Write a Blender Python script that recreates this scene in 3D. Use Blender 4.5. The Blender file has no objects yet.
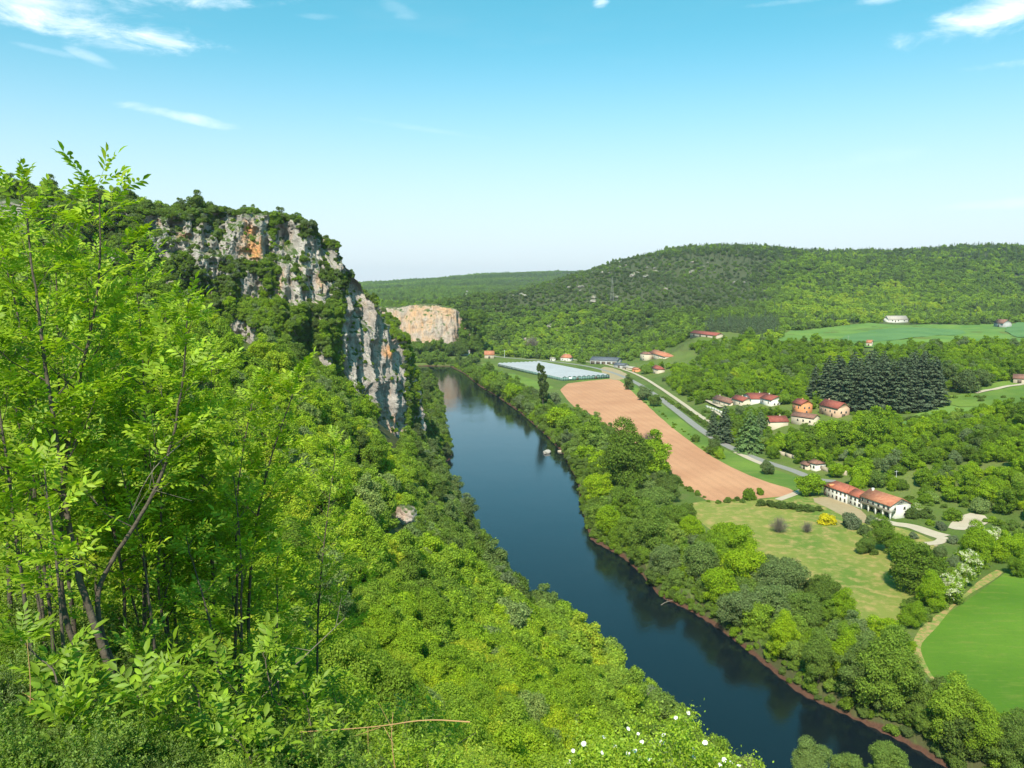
import bpy, math, random
import numpy as np
S = bpy.context.scene
COL = S.collection
RAD = math.radians
# ------------------------------------------------------------------ camera
EYE = 110.0
FPX = 797.0
PITCH = RAD(7.08)
cam_d = bpy.data.cameras.new('camera')
cam_d.sensor_width = 36.0
cam_d.lens = FPX / 1024 * 36.0
cam_d.clip_start = 0.1
cam_d.clip_end = 30000
cam = bpy.data.objects.new('camera', cam_d)
COL.objects.link(cam)
cam.location = (0, 0, EYE)
cam.rotation_euler = (math.pi / 2 - PITCH, 0, 0)
S.camera = cam
S.view_settings.view_transform = 'Standard'
S.view_settings.look = 'None'
S.view_settings.exposure = 0.58
S.view_settings.gamma = 1.0
# ------------------------------------------------------------------ sun and sky
SUN_EL = RAD(50)
SUN_DIR = np.array([-0.24, -0.95])            # towards the sun, in plan
SUN_AZ = math.atan2(SUN_DIR[0], SUN_DIR[1])
sun_d = bpy.data.lights.new('sun', 'SUN')
sun_d.energy = 4.9
sun_d.angle = RAD(0.53)
sun_d.color = (1.0, 0.93, 0.82)
sun = bpy.data.objects.new('sun', sun_d)
COL.objects.link(sun)
from mathutils import Vector
sv = Vector((math.sin(SUN_AZ) * math.cos(SUN_EL), math.cos(SUN_AZ) * math.cos(SUN_EL), math.sin(SUN_EL)))
sun.rotation_euler = sv.to_track_quat('Z', 'Y').to_euler()
sun.location = (-60, -60, 300)

W = bpy.data.worlds.new('World')
S.world = W
W.use_nodes = True
wn = W.node_tree
WN, WL = wn.nodes, wn.links
bg = WN['Background']
bg.inputs[1].default_value = 0.125


class NB:
    """small node-building helper"""
    def __init__(s, nt): s.nt = nt
    def n(s, t, **kw):
        x = s.nt.nodes.new(t)
        for k, v in kw.items(): setattr(x, k, v)
        return x
    def l(s, a, b): s.nt.links.new(a, b)
    def put(s, sock, v):
        if isinstance(v, bpy.types.NodeSocket): s.l(v, sock)
        else: sock.default_value = v
    def m(s, op, a, b=0.0, c=0.0, clamp=False):
        x = s.n('ShaderNodeMath', operation=op, use_clamp=clamp)
        s.put(x.inputs[0], a); s.put(x.inputs[1], b)
        if op in ('MULTIPLY_ADD', 'COMPARE', 'SMOOTH_MIN'): s.put(x.inputs[2], c)
        return x.outputs[0]
    def mr(s, v, a, b, c=0.0, d=1.0, smooth=False):
        x = s.n('ShaderNodeMapRange')
        if smooth: x.interpolation_type = 'SMOOTHSTEP'
        s.put(x.inputs[0], v)
        for i, q in zip((1, 2, 3, 4), (a, b, c, d)): s.put(x.inputs[i], q)
        return x.outputs[0]
    def mix(s, f, a, b, mode='MIX'):
        x = s.n('ShaderNodeMix', data_type='RGBA', blend_type=mode)
        s.put(x.inputs[0], f)
        for i, q in ((6, a), (7, b)):
            if isinstance(q, tuple) and len(q) == 3: q = (*q, 1.0)
            s.put(x.inputs[i], q)
        return x.outputs[2]
    def noise(s, vec, scale, detail=4, rough=0.55, dist=0.0, out=0):
        x = s.n('ShaderNodeTexNoise')
        if vec is not None: s.l(vec, x.inputs['Vector'])
        x.inputs['Scale'].default_value = scale
        x.inputs['Detail'].default_value = detail
        x.inputs['Roughness'].default_value = rough
        x.inputs['Distortion'].default_value = dist
        return x.outputs[out]
    def mapping(s, vec, loc=(0, 0, 0), rot=(0, 0, 0), scale=(1, 1, 1)):
        x = s.n('ShaderNodeMapping')
        s.l(vec, x.inputs[0])
        x.inputs[1].default_value = loc; x.inputs[2].default_value = rot; x.inputs[3].default_value = scale
        return x.outputs[0]
    def ramp(s, f, stops):
        x = s.n('ShaderNodeValToRGB')
        e = x.color_ramp.elements
        while len(e) < len(stops): e.new(0.5)
        for el, (p, c) in zip(e, stops):
            el.position = p
            el.color = (*c, 1.0) if len(c) == 3 else c
        s.put(x.inputs[0], f)
        return x.outputs[0]


def cam_ray(px, py):
    u = (px - 512.0) / FPX; v = (384.0 - py) / FPX
    cp, sp = math.cos(PITCH), math.sin(PITCH)
    return np.array([u, cp + v * sp, -sp + v * cp])


k = NB(wn)
sky = k.n('ShaderNodeTexSky', sky_type='NISHITA')
sky.sun_disc = False
sky.sun_elevation = SUN_EL
sky.sun_rotation = SUN_AZ
sky.altitude = 200
sky.air_density = 1.0
sky.dust_density = 1.0
sky.ozone_density = 1.0
tc = k.n('ShaderNodeTexCoord')
sx = k.n('ShaderNodeSeparateXYZ'); k.l(tc.outputs['Generated'], sx.inputs[0])
az = k.m('ARCTAN2', sx.outputs[0], sx.outputs[1])
el = k.m('ARCSINE', sx.outputs[2])
grade = k.ramp(k.mr(el, 0.0, 0.55), [(0.0, (0.86, 0.92, 1.0)), (0.35, (0.58, 1.06, 0.98)), (1.0, (0.22, 1.26, 1.0))])
skyc = k.mix(1.0, sky.outputs[0], grade, 'MULTIPLY')
# thin white veil low down and fair-weather wisps at real directions
comb = k.n('ShaderNodeCombineXYZ'); k.l(az, comb.inputs[0]); k.l(el, comb.inputs[1])
ae = comb.outputs[0]
wisp = k.noise(k.mapping(ae, scale=(3.0, 14.0, 1)), 1.6, 6, 0.6)
wisp2 = k.noise(k.mapping(ae, scale=(9.0, 26.0, 1), loc=(3, 1, 0)), 1.5, 6, 0.65, 0.4)
total = None


def cloud(px, py, w, h, rot, dens, soft=1.0):
    global total
    d = cam_ray(px, py); a0 = math.atan2(d[0], d[1]); e0 = math.asin(d[2] / np.linalg.norm(d))
    x = k.m('SUBTRACT', az, a0); y = k.m('SUBTRACT', el, e0)
    c, s_ = math.cos(rot), math.sin(rot)
    xr = k.m('ADD', k.m('MULTIPLY', x, c), k.m('MULTIPLY', y, s_))
    yr = k.m('SUBTRACT', k.m('MULTIPLY', y, c), k.m('MULTIPLY', x, s_))
    q = k.m('ADD', k.m('POWER', k.m('ABSOLUTE', k.m('DIVIDE', xr, w / FPX)), 2.0), k.m('POWER', k.m('ABSOLUTE', k.m('DIVIDE', yr, h / FPX)), 2.0))
    v = k.m('ADD', q, k.m('MULTIPLY', k.m('SUBTRACT', wisp2, 0.5), 4.0))
    mk = k.m('MULTIPLY', k.mr(v, -1.3, 1.15 * soft, 1.0, 0.0, True), dens)
    total = mk if total is None else k.m('MAXIMUM', total, mk)


cloud(62, 22, 118, 17, -0.04, 0.95)
cloud(130, -6, 130, 10, 0.05, 0.75)
cloud(20, 0, 90, 22, 0.0, 0.7)
cloud(88, 56, 22, 5, -0.3, 0.35)
cloud(45, 50, 26, 3, -0.1, 0.2)
cloud(180, 116, 60, 5, -0.14, 0.42)
cloud(392, 4, 26, 8, -0.4, 0.16)
cloud(322, 17, 22, 3, 0, 0.16)
cloud(600, 3, 9, 6, 0.0, 0.85)
cloud(995, 17, 70, 15, 0.12, 0.95)
cloud(1030, 2, 50, 16, 0.0, 0.8)
cloud(1000, 65, 36, 4, 0.0, 0.45)
cloud(410, 127, 70, 3, -0.12, 0.08)
cloud(870, 158, 50, 9, 0.1, 0.07)
cloud(1010, 203, 60, 6, 0.05, 0.25)
cloud(790, 2, 40, 3, 0.0, 0.3)
cloud(880, -2, 20, 6, 0.0, 0.5)
veil = k.m('MULTIPLY', k.mr(wisp, 0.42, 0.8, 0.0, 1.0, True), k.mr(el, 0.02, 0.30, 0.32, 0.05))
lowv = k.mr(el, -0.02, 0.30, 0.88, 0.0, True)
haze_f = k.m('MAXIMUM', veil, lowv)
skyc = k.mix(haze_f, skyc, (4.6, 5.2, 5.7))
skyc = k.mix(k.m('MINIMUM', total, 1.0), skyc, (8.6, 8.8, 9.0))
k.l(skyc, bg.inputs[0])


# ------------------------------------------------------------------ pixel <-> place helpers
def P(px, py, y):
    d = cam_ray(px, py)
    return np.array([0, 0, EYE]) + d * (y / d[1])


def G(px, py, z=0.0):
    d = cam_ray(px, py)
    return np.array([0, 0, EYE]) + d * ((z - EYE) / d[2])


def proj(x, y, z):
    cp, sp = math.cos(PITCH), math.sin(PITCH)
    zz = z - EYE
    dep = y * cp - zz * sp
    up = y * sp + zz * cp
    dep = np.maximum(dep, 0.01) if isinstance(dep, np.ndarray) else max(dep, 0.01)
    return 512 + FPX * x / dep, 384 - FPX * up / dep, dep


# ------------------------------------------------------------------ numpy noise
_rs = np.random.RandomState(11)
_perm = _rs.permutation(256).astype(np.int64); _perm = np.concatenate([_perm, _perm, _perm])
_gr = _rs.normal(size=(256, 3)); _gr /= np.linalg.norm(_gr, axis=1)[:, None]


def gn(x, y, z):
    xi, yi, zi = np.floor(x).astype(np.int64), np.floor(y).astype(np.int64), np.floor(z).astype(np.int64)
    xf, yf, zf = x - xi, y - yi, z - zi
    u, v, w = (t * t * t * (t * (t * 6 - 15) + 10) for t in (xf, yf, zf))
    out = 0
    for dx in (0, 1):
        for dy in (0, 1):
            for dz in (0, 1):
                h = _perm[_perm[_perm[(xi + dx) & 255] + ((yi + dy) & 255)] + ((zi + dz) & 255)]
                g = _gr[h]
                d = g[..., 0] * (xf - dx) + g[..., 1] * (yf - dy) + g[..., 2] * (zf - dz)
                out = out + d * (u if dx else 1 - u) * (v if dy else 1 - v) * (w if dz else 1 - w)
    return out * 1.5


def fbm(x, y, z, o=4, lac=2.1, g=0.5):
    a, s = 1.0, 0
    for i in range(o):
        s = s + a * gn(x + i * 17.3, y + i * 5.1, z + i * 9.7)
        x, y, z = x * lac, y * lac, z * lac; a *= g
    return s


def pdist(x, y, pts, closed=True):
    """distance of points to a polyline"""
    pts = np.asarray(pts, float)
    n = len(pts)
    best = np.full(np.shape(x), 1e18)
    for i in range(n if closed else n - 1):
        a, b = pts[i], pts[(i + 1) % n]
        d = b - a; L = (d ** 2).sum() + 1e-9
        t = np.clip(((x - a[0]) * d[0] + (y - a[1]) * d[1]) / L, 0, 1)
        best = np.minimum(best, (x - a[0] - t * d[0]) ** 2 + (y - a[1] - t * d[1]) ** 2)
    return np.sqrt(best)


def inside(x, y, pts):
    pts = np.asarray(pts, float); n = len(pts)
    r = np.zeros(np.shape(x), bool)
    for i in range(n):
        x0, y0 = pts[i]; x1, y1 = pts[(i + 1) % n]
        if y0 == y1: continue
        c = ((y0 > y) != (y1 > y)) & (x < (x1 - x0) * (y - y0) / (y1 - y0) + x0)
        r ^= c
    return r


def sdist(x, y, pts):
    d = pdist(x, y, pts)
    return np.where(inside(x, y, pts), d, -d)      # positive inside


def sstep(a, b, v):
    t = np.clip((v - a) / (b - a), 0, 1)
    return t * t * (3 - 2 * t)


class TPS:
    def __init__(s, pts, lam=0.02):
        p = np.asarray(pts, float); s.c = p[:, :2] / 500.0; z = p[:, 2]; n = len(p)
        K = s.k(((s.c[:, None] - s.c[None]) ** 2).sum(-1)) + lam * 0.01 * np.eye(n)
        Pm = np.hstack([np.ones((n, 1)), s.c])
        A = np.zeros((n + 3, n + 3)); A[:n, :n] = K; A[:n, n:] = Pm; A[n:, :n] = Pm.T
        s.w = np.linalg.solve(A, np.concatenate([z, np.zeros(3)]))
    @staticmethod
    def k(r2): return r2 * np.log(r2 + 1e-12)
    def __call__(s, x, y):
        x = np.asarray(x, float) / 500; y = np.asarray(y, float) / 500
        out = s.w[-3] + s.w[-2] * x + s.w[-1] * y
        for (cx, cy), w in zip(s.c, s.w):
            out = out + w * s.k((x - cx) ** 2 + (y - cy) ** 2)
        return out


# ------------------------------------------------------------------ the lie of the land
g2 = lambda px, py, z=0.0: tuple(G(px, py, z)[:2])
RIGHT_BANK = [g2(*q) for q in ((450, 366), (464, 373), (480, 386), (497, 396), (520, 412), (545, 434), (562, 452), (576, 478), (583, 512),
                                (590, 540), (622, 556), (640, 572), (660, 596), (690, 610), (722, 630), (760, 660), (800, 693), (850, 716), (905, 742), (955, 772))]
LEFT_BANK = [(-230, 930), (-110, 905), g2(436, 386), g2(441, 404), g2(446, 430), g2(452, 458), (-48, 470), (-30, 400), (-16, 340), (-6, 288), (8, 245), (26, 208), (48, 166), (66, 137), (88, 100), (140, 10), (190, -120)]
RIVER = [(-600, 1130), (-350, 1090)] + RIGHT_BANK + [(150, 120), (200, 20), (280, -120)] + LEFT_BANK[::-1] + [(-400, 960), (-600, 985)]
FLOOD = [g2(*q, 4.0) for q in ((470, 366), (500, 357), (560, 361), (598, 366), (630, 376), (665, 400), (700, 425), (745, 452), (805, 474), (850, 500), (930, 507), (1030, 545), (1100, 590), (1100, 740), (1020, 900))] + \
        [(130, 120), (110, 165), (60, 300), (70, 420), (60, 560), (0, 800), (-60, 1000)]

ctl = []
def C(px, py, y): ctl.append(tuple(P(px, py, y)))
def Z(px, py, z): ctl.append(tuple(G(px, py, z)))
# viewpoint and the near slope
ctl += [(0, 0, 108.3), (-3.4, 6, 106.7), (2.5, 8, 103.6), (-10, 10, 107), (-20, 20, 106), (-12, 25, 97.5), (0, 25, 90), (12, 20, 87), (-22, 50, 86), (10, 50, 67),
        (-60, 60, 98), (0, 80, 55), (-60, 100, 82), (-26, 97, 60), (-8, 110, 49), (5, 130, 37), (-120, 60, 122), (-60, 20, 116), (-30, -10, 113), (20, -20, 104), (50, 0, 78),
        (50, 60, 38), (48, 100, 15), (40, 130, 9), (-100, 130, 97), (-170, 100, 135), (-300, 100, 150), (-100, -80, 130), (40, -90, 104), (-45, 195, 54), (-80, 190, 78),
        (-130, 200, 102), (-200, 200, 130), (-300, 220, 150), (-67, 292, 62), (-35, 250, 34), (-20, 300, 13), (-110, 300, 88), (-170, 300, 112), (-260, 300, 140),
        (-127, 350, 88), (-150, 368, 100), (-90, 370, 66), (-60, 400, 34), (-40, 410, 14), (-500, 0, 160), (-600, 300, 160), (-900, 600, 165), (-600, -150, 160)]
# behind the headland: low bank
ctl += [(-60, 520, 6), (-90, 640, 7), (-150, 760, 8), (-200, 860, 6), (-400, 900, 8), (-110, 820, 5), (-62, 700, 4)]
# flood plain
for q in ((500, 380), (560, 400), (640, 450), (700, 480), (760, 520), (850, 600), (960, 640), (920, 720), (620, 385), (520, 364), (840, 520), (1000, 600)): Z(*q, 4.0)
for a in ((250, 60, 4), (400, 200, 4), (600, 250, 6), (300, -120, 4), (700, 0, 10)): ctl.append(a)
# village slope
Z(700, 412, 6); Z(740, 400, 13); Z(770, 404, 17); Z(775, 430, 11); Z(802, 432, 13); Z(830, 414, 18); Z(870, 412, 22); Z(930, 412, 24); Z(815, 470, 6); Z(830, 450, 10)
Z(900, 480, 12); Z(960, 500, 13); Z(1020, 515, 14); Z(980, 450, 23); Z(1020, 470, 20); Z(1020, 400, 33); Z(960, 395, 31); Z(1020, 430, 28); Z(920, 440, 20)
Z(655, 360, 11); Z(660, 374, 9); Z(700, 372, 16); Z(760, 372, 25); Z(840, 372, 30); Z(605, 363, 6); Z(720, 352, 30)
# upland terrace
Z(790, 345, 44); Z(880, 346, 44); Z(960, 346, 45); Z(1020, 345, 45); Z(800, 330, 47); Z(900, 324, 48); Z(1020, 322, 50); Z(960, 330, 48); Z(700, 338, 40); Z(735, 334, 44); Z(1100, 330, 50); Z(1100, 420, 32); Z(1100, 500, 20)
# the wooded hill
Z(470, 357, 6); Z(520, 354, 7); Z(570, 354, 8); Z(620, 352, 12)
C(470, 335, 1330); C(520, 335, 1320); C(580, 335, 1300); C(640, 335, 1260); C(700, 325, 1260)
C(460, 305, 1500); C(520, 305, 1480); C(580, 305, 1460); C(640, 303, 1430); C(700, 303, 1420); C(780, 308, 1460); C(860, 308, 1500); C(950, 308, 1520); C(1040, 308, 1520)
C(455, 304, 1680); C(520, 293, 1680); C(580, 281, 1680); C(640, 278, 1650); C(720, 280, 1700); C(800, 282, 1750); C(900, 284, 1780); C(1000, 284, 1780); C(1100, 285, 1780)
C(470, 308, 1900); C(520, 292, 1900); C(560, 281, 1900); C(600, 269, 1900); C(650, 258, 1920); C(700, 252, 1950); C(760, 250, 2050); C(820, 254, 2150); C(880, 255, 2200); C(940, 253, 2200); C(1000, 250, 2150); C(1080, 250, 2150)
# beyond, falling away behind the ridge and the far ridges
C(600, 275, 2500); C(760, 262, 2700); C(950, 262, 2700); C(1100, 262, 2700); C(520, 297, 2300); C(450, 306, 2300)
C(400, 307, 1700); C(430, 307, 1700); C(370, 308, 1650); C(330, 308, 1650); C(200, 304, 1700); C(400, 306, 2200); C(330, 306, 2200)
C(370, 297, 2900); C(420, 295, 2900); C(480, 293, 2900); C(300, 294, 2900); C(100, 294, 2900)
C(370, 291, 3700); C(420, 289, 3700); C(480, 286, 3700); C(540, 283, 3700)
C(360, 284, 5000); C(420, 281, 5000); C(470, 277, 5000); C(520, 273, 5000); C(560, 272, 5000); C(640, 272, 5000); C(250, 281, 5000); C(900, 272, 5000); C(100, 281, 5000); C(100, 291, 7400); C(360, 291, 7400); C(520, 288, 7400); C(700, 288, 7400); C(950, 288, 7400); C(360, 287, 6200); C(540, 281, 6200)
tps = TPS(ctl)

# ---- headland cliff: bottom and top lines of the rock face
TOP = [(20, 205, 350), (80, 208, 360), (140, 213, 372), (180, 218, 378), (215, 213, 384), (250, 213, 388), (290, 218, 394), (310, 225, 398), (330, 242, 404), (350, 268, 412), (366, 294, 420), (381, 313, 426), (392, 326, 430), (400, 342, 434)]
BOT = [(20, 290, 318), (80, 296, 330), (140, 300, 344), (180, 305, 352), (215, 316, 360), (250, 340, 364), (290, 372, 368), (310, 385, 372), (330, 396, 378), (350, 415, 390), (366, 436, 402), (381, 452, 412), (392, 462, 420), (400, 466, 428)]
top3 = [P(*q) for q in TOP] + [np.array(q, float) for q in ((-64, 452, 80), (-80, 500, 90), (-105, 570, 98), (-150, 660, 104), (-230, 760, 108), (-330, 850, 108))]
bot3 = [P(*q) for q in BOT] + [np.array(q, float) for q in ((-52, 452, 8), (-60, 500, 8), (-78, 570, 8), (-118, 660, 8), (-195, 775, 8), (-310, 880, 8))]
top3 = [np.array((-420., 330, 158)), np.array((-300., 340, 157))] + top3
bot3 = [np.array((-420., 300, 140)), np.array((-290., 305, 125))] + bot3
TOPP = np.array(top3)
HEAD = [tuple(q[:2]) for q in top3] + [(-700, 1000), (-1200, 1000), (-1200, 330)]
tps_top = TPS([tuple(q) for q in top3] + [(-300, 600, 140), (-200, 560, 120), (-200, 460, 148), (-140, 460, 128), (-600, 500, 160), (-1000, 700, 160), (-500, 900, 120)])


def base_height(x, y):
    z = tps(x, y)
    far = np.clip((np.hypot(x, y) - 100) / 1500, 0, 1)
    z = z + fbm(x * .006, y * .006, x * 0 + 3.3, 4) * 7 * far + fbm(x * .05, y * .05, x * 0, 3) * 0.8 * np.clip(np.hypot(x, y) / 60 - .3, 0, 1)
    return z


def height(x, y):
    x = np.asarray(x, float); y = np.asarray(y, float)
    z = base_height(x, y)
    near = np.hypot(x, y) < 2600
    fl = sdist(x, y, FLOOD)
    w = sstep(-45, -2, fl)
    z = z * (1 - w) + 4.0 * w
    hd = sdist(x, y, HEAD)
    w = sstep(3, 11, hd)
    z = z * (1 - w) + (tps_top(x, y) - 0.6) * w
    rv = -sdist(x, y, RIVER)                # positive on land
    cap = np.where(rv > 0, rv * 1.3 + 0.02, np.maximum(rv * 0.5, -4))
    cap = np.where(rv > 0, cap + np.clip(rv - 12, 0, 1e9) * 2.0, cap)
    z = np.where(rv > 0, np.maximum(z, 0.7 * np.minimum(cap, 2.0)), z)
    return np.minimum(z, cap)


# ------------------------------------------------------------------ mesh helpers
def mesh(name, verts, faces, mats=(), smooth=False, midx=None):
    """verts (n,3); faces: (m,3|4) array or list of arrays"""
    me = bpy.data.meshes.new(name)
    verts = np.asarray(verts, np.float32)
    fs = faces if isinstance(faces, list) and len(faces) and isinstance(faces[0], np.ndarray) and faces[0].ndim == 2 else [np.asarray(faces)]
    fs = [f for f in fs if len(f)]
    loops = np.concatenate([f.reshape(-1) for f in fs]).astype(np.int32)
    counts = np.concatenate([np.full(len(f), f.shape[1]) for f in fs]).astype(np.int32)
    starts = np.concatenate([[0], np.cumsum(counts)[:-1]]).astype(np.int32)
    me.vertices.add(len(verts)); me.vertices.foreach_set('co', verts.ravel())
    me.loops.add(len(loops)); me.loops.foreach_set('vertex_index', loops)
    me.polygons.add(len(counts)); me.polygons.foreach_set('loop_start', starts); me.polygons.foreach_set('loop_total', counts)
    for m_ in mats: me.materials.append(m_)
    if midx is not None: me.polygons.foreach_set('material_index', np.asarray(midx, np.int32))
    if smooth: me.polygons.foreach_set('use_smooth', np.ones(len(counts), bool))
    me.update(calc_edges=True)
    return me


def grid_faces(nu, nv):
    i = np.arange((nu - 1) * (nv - 1)); a = (i // (nv - 1)) * nv + i % (nv - 1)
    return np.stack([a, a + nv, a + nv + 1, a + 1], 1)


def link(name, data, parent=None, loc=None, **props):
    o = bpy.data.objects.new(name, data)
    COL.objects.link(o)
    if parent is not None: o.parent = parent
    if loc is not None: o.location = loc
    for a, b in props.items(): o[a] = b
    return o


def structure(name, me): return link(name, me, kind='structure')


def thing(name, data, label, cat, loc=None, rz=0.0, group=None, scale=None):
    o = link(name, data, loc=loc, label=label, category=cat)
    o.rotation_euler = (0, 0, rz)
    if group: o['group'] = group
    if scale is not None: o.scale = scale if hasattr(scale, '__len__') else (scale,) * 3
    return o


def mat(name):
    m_ = bpy.data.materials.new(name); m_.use_nodes = True
    nt = m_.node_tree; nt.nodes.clear()
    kk = NB(nt); out = kk.n('ShaderNodeOutputMaterial')
    return m_, kk, out


def principled(name, col, rough=0.8, spec=0.3, bump=None, fn=None, metal=0.0):
    m_, kk, out = mat(name)
    b = kk.n('ShaderNodeBsdfPrincipled')
    b.inputs['Roughness'].default_value = rough
    b.inputs['Specular IOR Level'].default_value = spec
    b.inputs['Metallic'].default_value = metal
    c = fn(kk) if fn else (*col, 1.0)
    h = None
    if isinstance(c, tuple) and not isinstance(c[0], float): c, h = c
    kk.put(b.inputs['Base Color'], c)
    if h is not None:
        bp = kk.n('ShaderNodeBump'); bp.inputs['Strength'].default_value = bump[0]; bp.inputs['Distance'].default_value = bump[1]
        kk.l(h, bp.inputs['Height']); kk.l(bp.outputs[0], b.inputs['Normal'])
    kk.l(b.outputs[0], out.inputs[0])
    return m_


def pos(kk):
    return kk.n('ShaderNodeNewGeometry').outputs['Position']


# ------------------------------------------------------------------ terrain
def terrain_mat():
    def fn(kk):
        p = pos(kk)
        geo = kk.n('ShaderNodeNewGeometry')
        s1 = kk.noise(p, 0.012, 5); s2 = kk.noise(p, 0.09, 5); s3 = kk.noise(p, 1.3, 4, 0.7)
        g_ = kk.mix(kk.mr(s1, 0.4, 0.62), (0.092, 0.140, 0.024), (0.16, 0.20, 0.04))
        g_ = kk.mix(kk.mr(s2, 0.45, 0.75), g_, (0.17, 0.17, 0.06))
        g_ = kk.mix(kk.mr(s3, 0.3, 0.75, 0.0, 0.65), g_, (0.035, 0.065, 0.015))
        xyz = kk.n('ShaderNodeSeparateXYZ'); kk.l(p, xyz.inputs[0])
        nz = kk.n('ShaderNodeSeparateXYZ'); kk.l(geo.outputs['True Normal'], nz.inputs[0])
        litter = kk.mix(s3, (0.03, 0.035, 0.012), (0.10, 0.085, 0.045))
        g_ = kk.mix(kk.mr(nz.outputs[2], 0.93, 0.75, 0.0, 0.85), g_, litter)
        # bare red-brown earth where the river has cut its bank
        hh = kk.m('ADD', xyz.outputs[2], kk.m('MULTIPLY', kk.m('SUBTRACT', s2, 0.5), 2.5))
        red = kk.mix(s3, (0.045, 0.022, 0.015), (0.15, 0.075, 0.05))
        wild = kk.mix(s3, (0.035, 0.045, 0.018), (0.09, 0.09, 0.05))
        far_ = kk.m('MULTIPLY', kk.mr(xyz.outputs[1], 1150.0, 1300.0), kk.mr(xyz.outputs[2], 30.0, 60.0))
        g_ = kk.mix(kk.m('MULTIPLY', far_, 0.9), g_, wild)
        g_ = kk.mix(kk.mr(hh, 1.05, 0.5), g_, red)
        return g_, s3
    return principled('ground', None, 0.95, 0.1, (0.6, 0.35), fn)


def axis(lo, hi, d0, gr, c=0.0):
    out = [c]; d = d0; v = c
    while v < hi:
        v += d; out.append(v); d *= gr
    d = d0; v = c; neg = []
    while v > lo:
        v -= d; neg.append(v); d *= gr
    return np.array(neg[::-1] + out)


gx = axis(-1700, 3600, 1.0, 1.0125); gy = axis(-160, 7500, 1.0, 1.0125)
XX, YY = np.meshgrid(gx, gy, indexing='ij')
ZZ = height(XX, YY)


def ground(x, y):
    """height of the terrain mesh itself"""
    x = np.asarray(x, float); y = np.asarray(y, float)
    i = np.clip(np.searchsorted(gx, x) - 1, 0, len(gx) - 2); j = np.clip(np.searchsorted(gy, y) - 1, 0, len(gy) - 2)
    u = np.clip((x - gx[i]) / (gx[i + 1] - gx[i]), 0, 1); v = np.clip((y - gy[j]) / (gy[j + 1] - gy[j]), 0, 1)
    return ZZ[i, j] * (1 - u) * (1 - v) + ZZ[i + 1, j] * u * (1 - v) + ZZ[i, j + 1] * (1 - u) * v + ZZ[i + 1, j + 1] * u * v


MARCH = 3.0 * 1.004 ** np.arange(2000)
def hit(px, py, lift=0.0):
    """first place where the sight line through (px,py) comes within `lift` metres of the ground"""
    d = cam_ray(px, py)
    t = MARCH / d[1]
    x, y, z = d[0] * t, d[1] * t, EYE + d[2] * t
    below = z < ground(x, y) + lift
    i = int(np.argmax(below)) if below.any() else len(t) - 1
    return np.array([x[i], y[i], float(ground(x[i], y[i]))])


M_GROUND = terrain_mat()
structure('terrain', mesh('terrain', np.stack([XX, YY, ZZ], -1).reshape(-1, 3), grid_faces(len(gx), len(gy)), [M_GROUND], True))


# river: still green-blue water with a light chop
def water_mat():
    m_, kk, out = mat('river_water')
    b = kk.n('ShaderNodeBsdfPrincipled')
    p = pos(kk)
    deep = kk.mix(kk.noise(p, 0.01, 3), (0.004, 0.008, 0.011), (0.006, 0.011, 0.015))
    kk.l(deep, b.inputs['Base Color'])
    b.inputs['Roughness'].default_value = 0.035
    b.inputs['IOR'].default_value = 1.42
    n1 = kk.noise(kk.mapping(p, scale=(1, .6, 1)), 0.8, 6, 0.65); n2 = kk.noise(p, 0.035, 3)
    h = kk.m('MULTIPLY', n1, kk.mr(n2, 0.35, 0.65, 0.4, 1.0))
    bp = kk.n('ShaderNodeBump'); bp.inputs['Strength'].default_value = 0.12; bp.inputs['Distance'].default_value = 0.5
    kk.l(h, bp.inputs['Height']); kk.l(bp.outputs[0], b.inputs['Normal'])
    kk.l(b.outputs[0], out.inputs[0])
    return m_


rx = np.linspace(-700, 420, 60); ry = np.linspace(-150, 1250, 70)
RX, RY = np.meshgrid(rx, ry, indexing='ij')
keep = (-sdist(RX, RY, RIVER) < 40)
fv = grid_faces(60, 70); kf = keep.reshape(-1)[fv].any(1)
structure('river_water', mesh('river_water', np.stack([RX, RY, RX * 0], -1).reshape(-1, 3), fv[kf], [water_mat()]))


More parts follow.
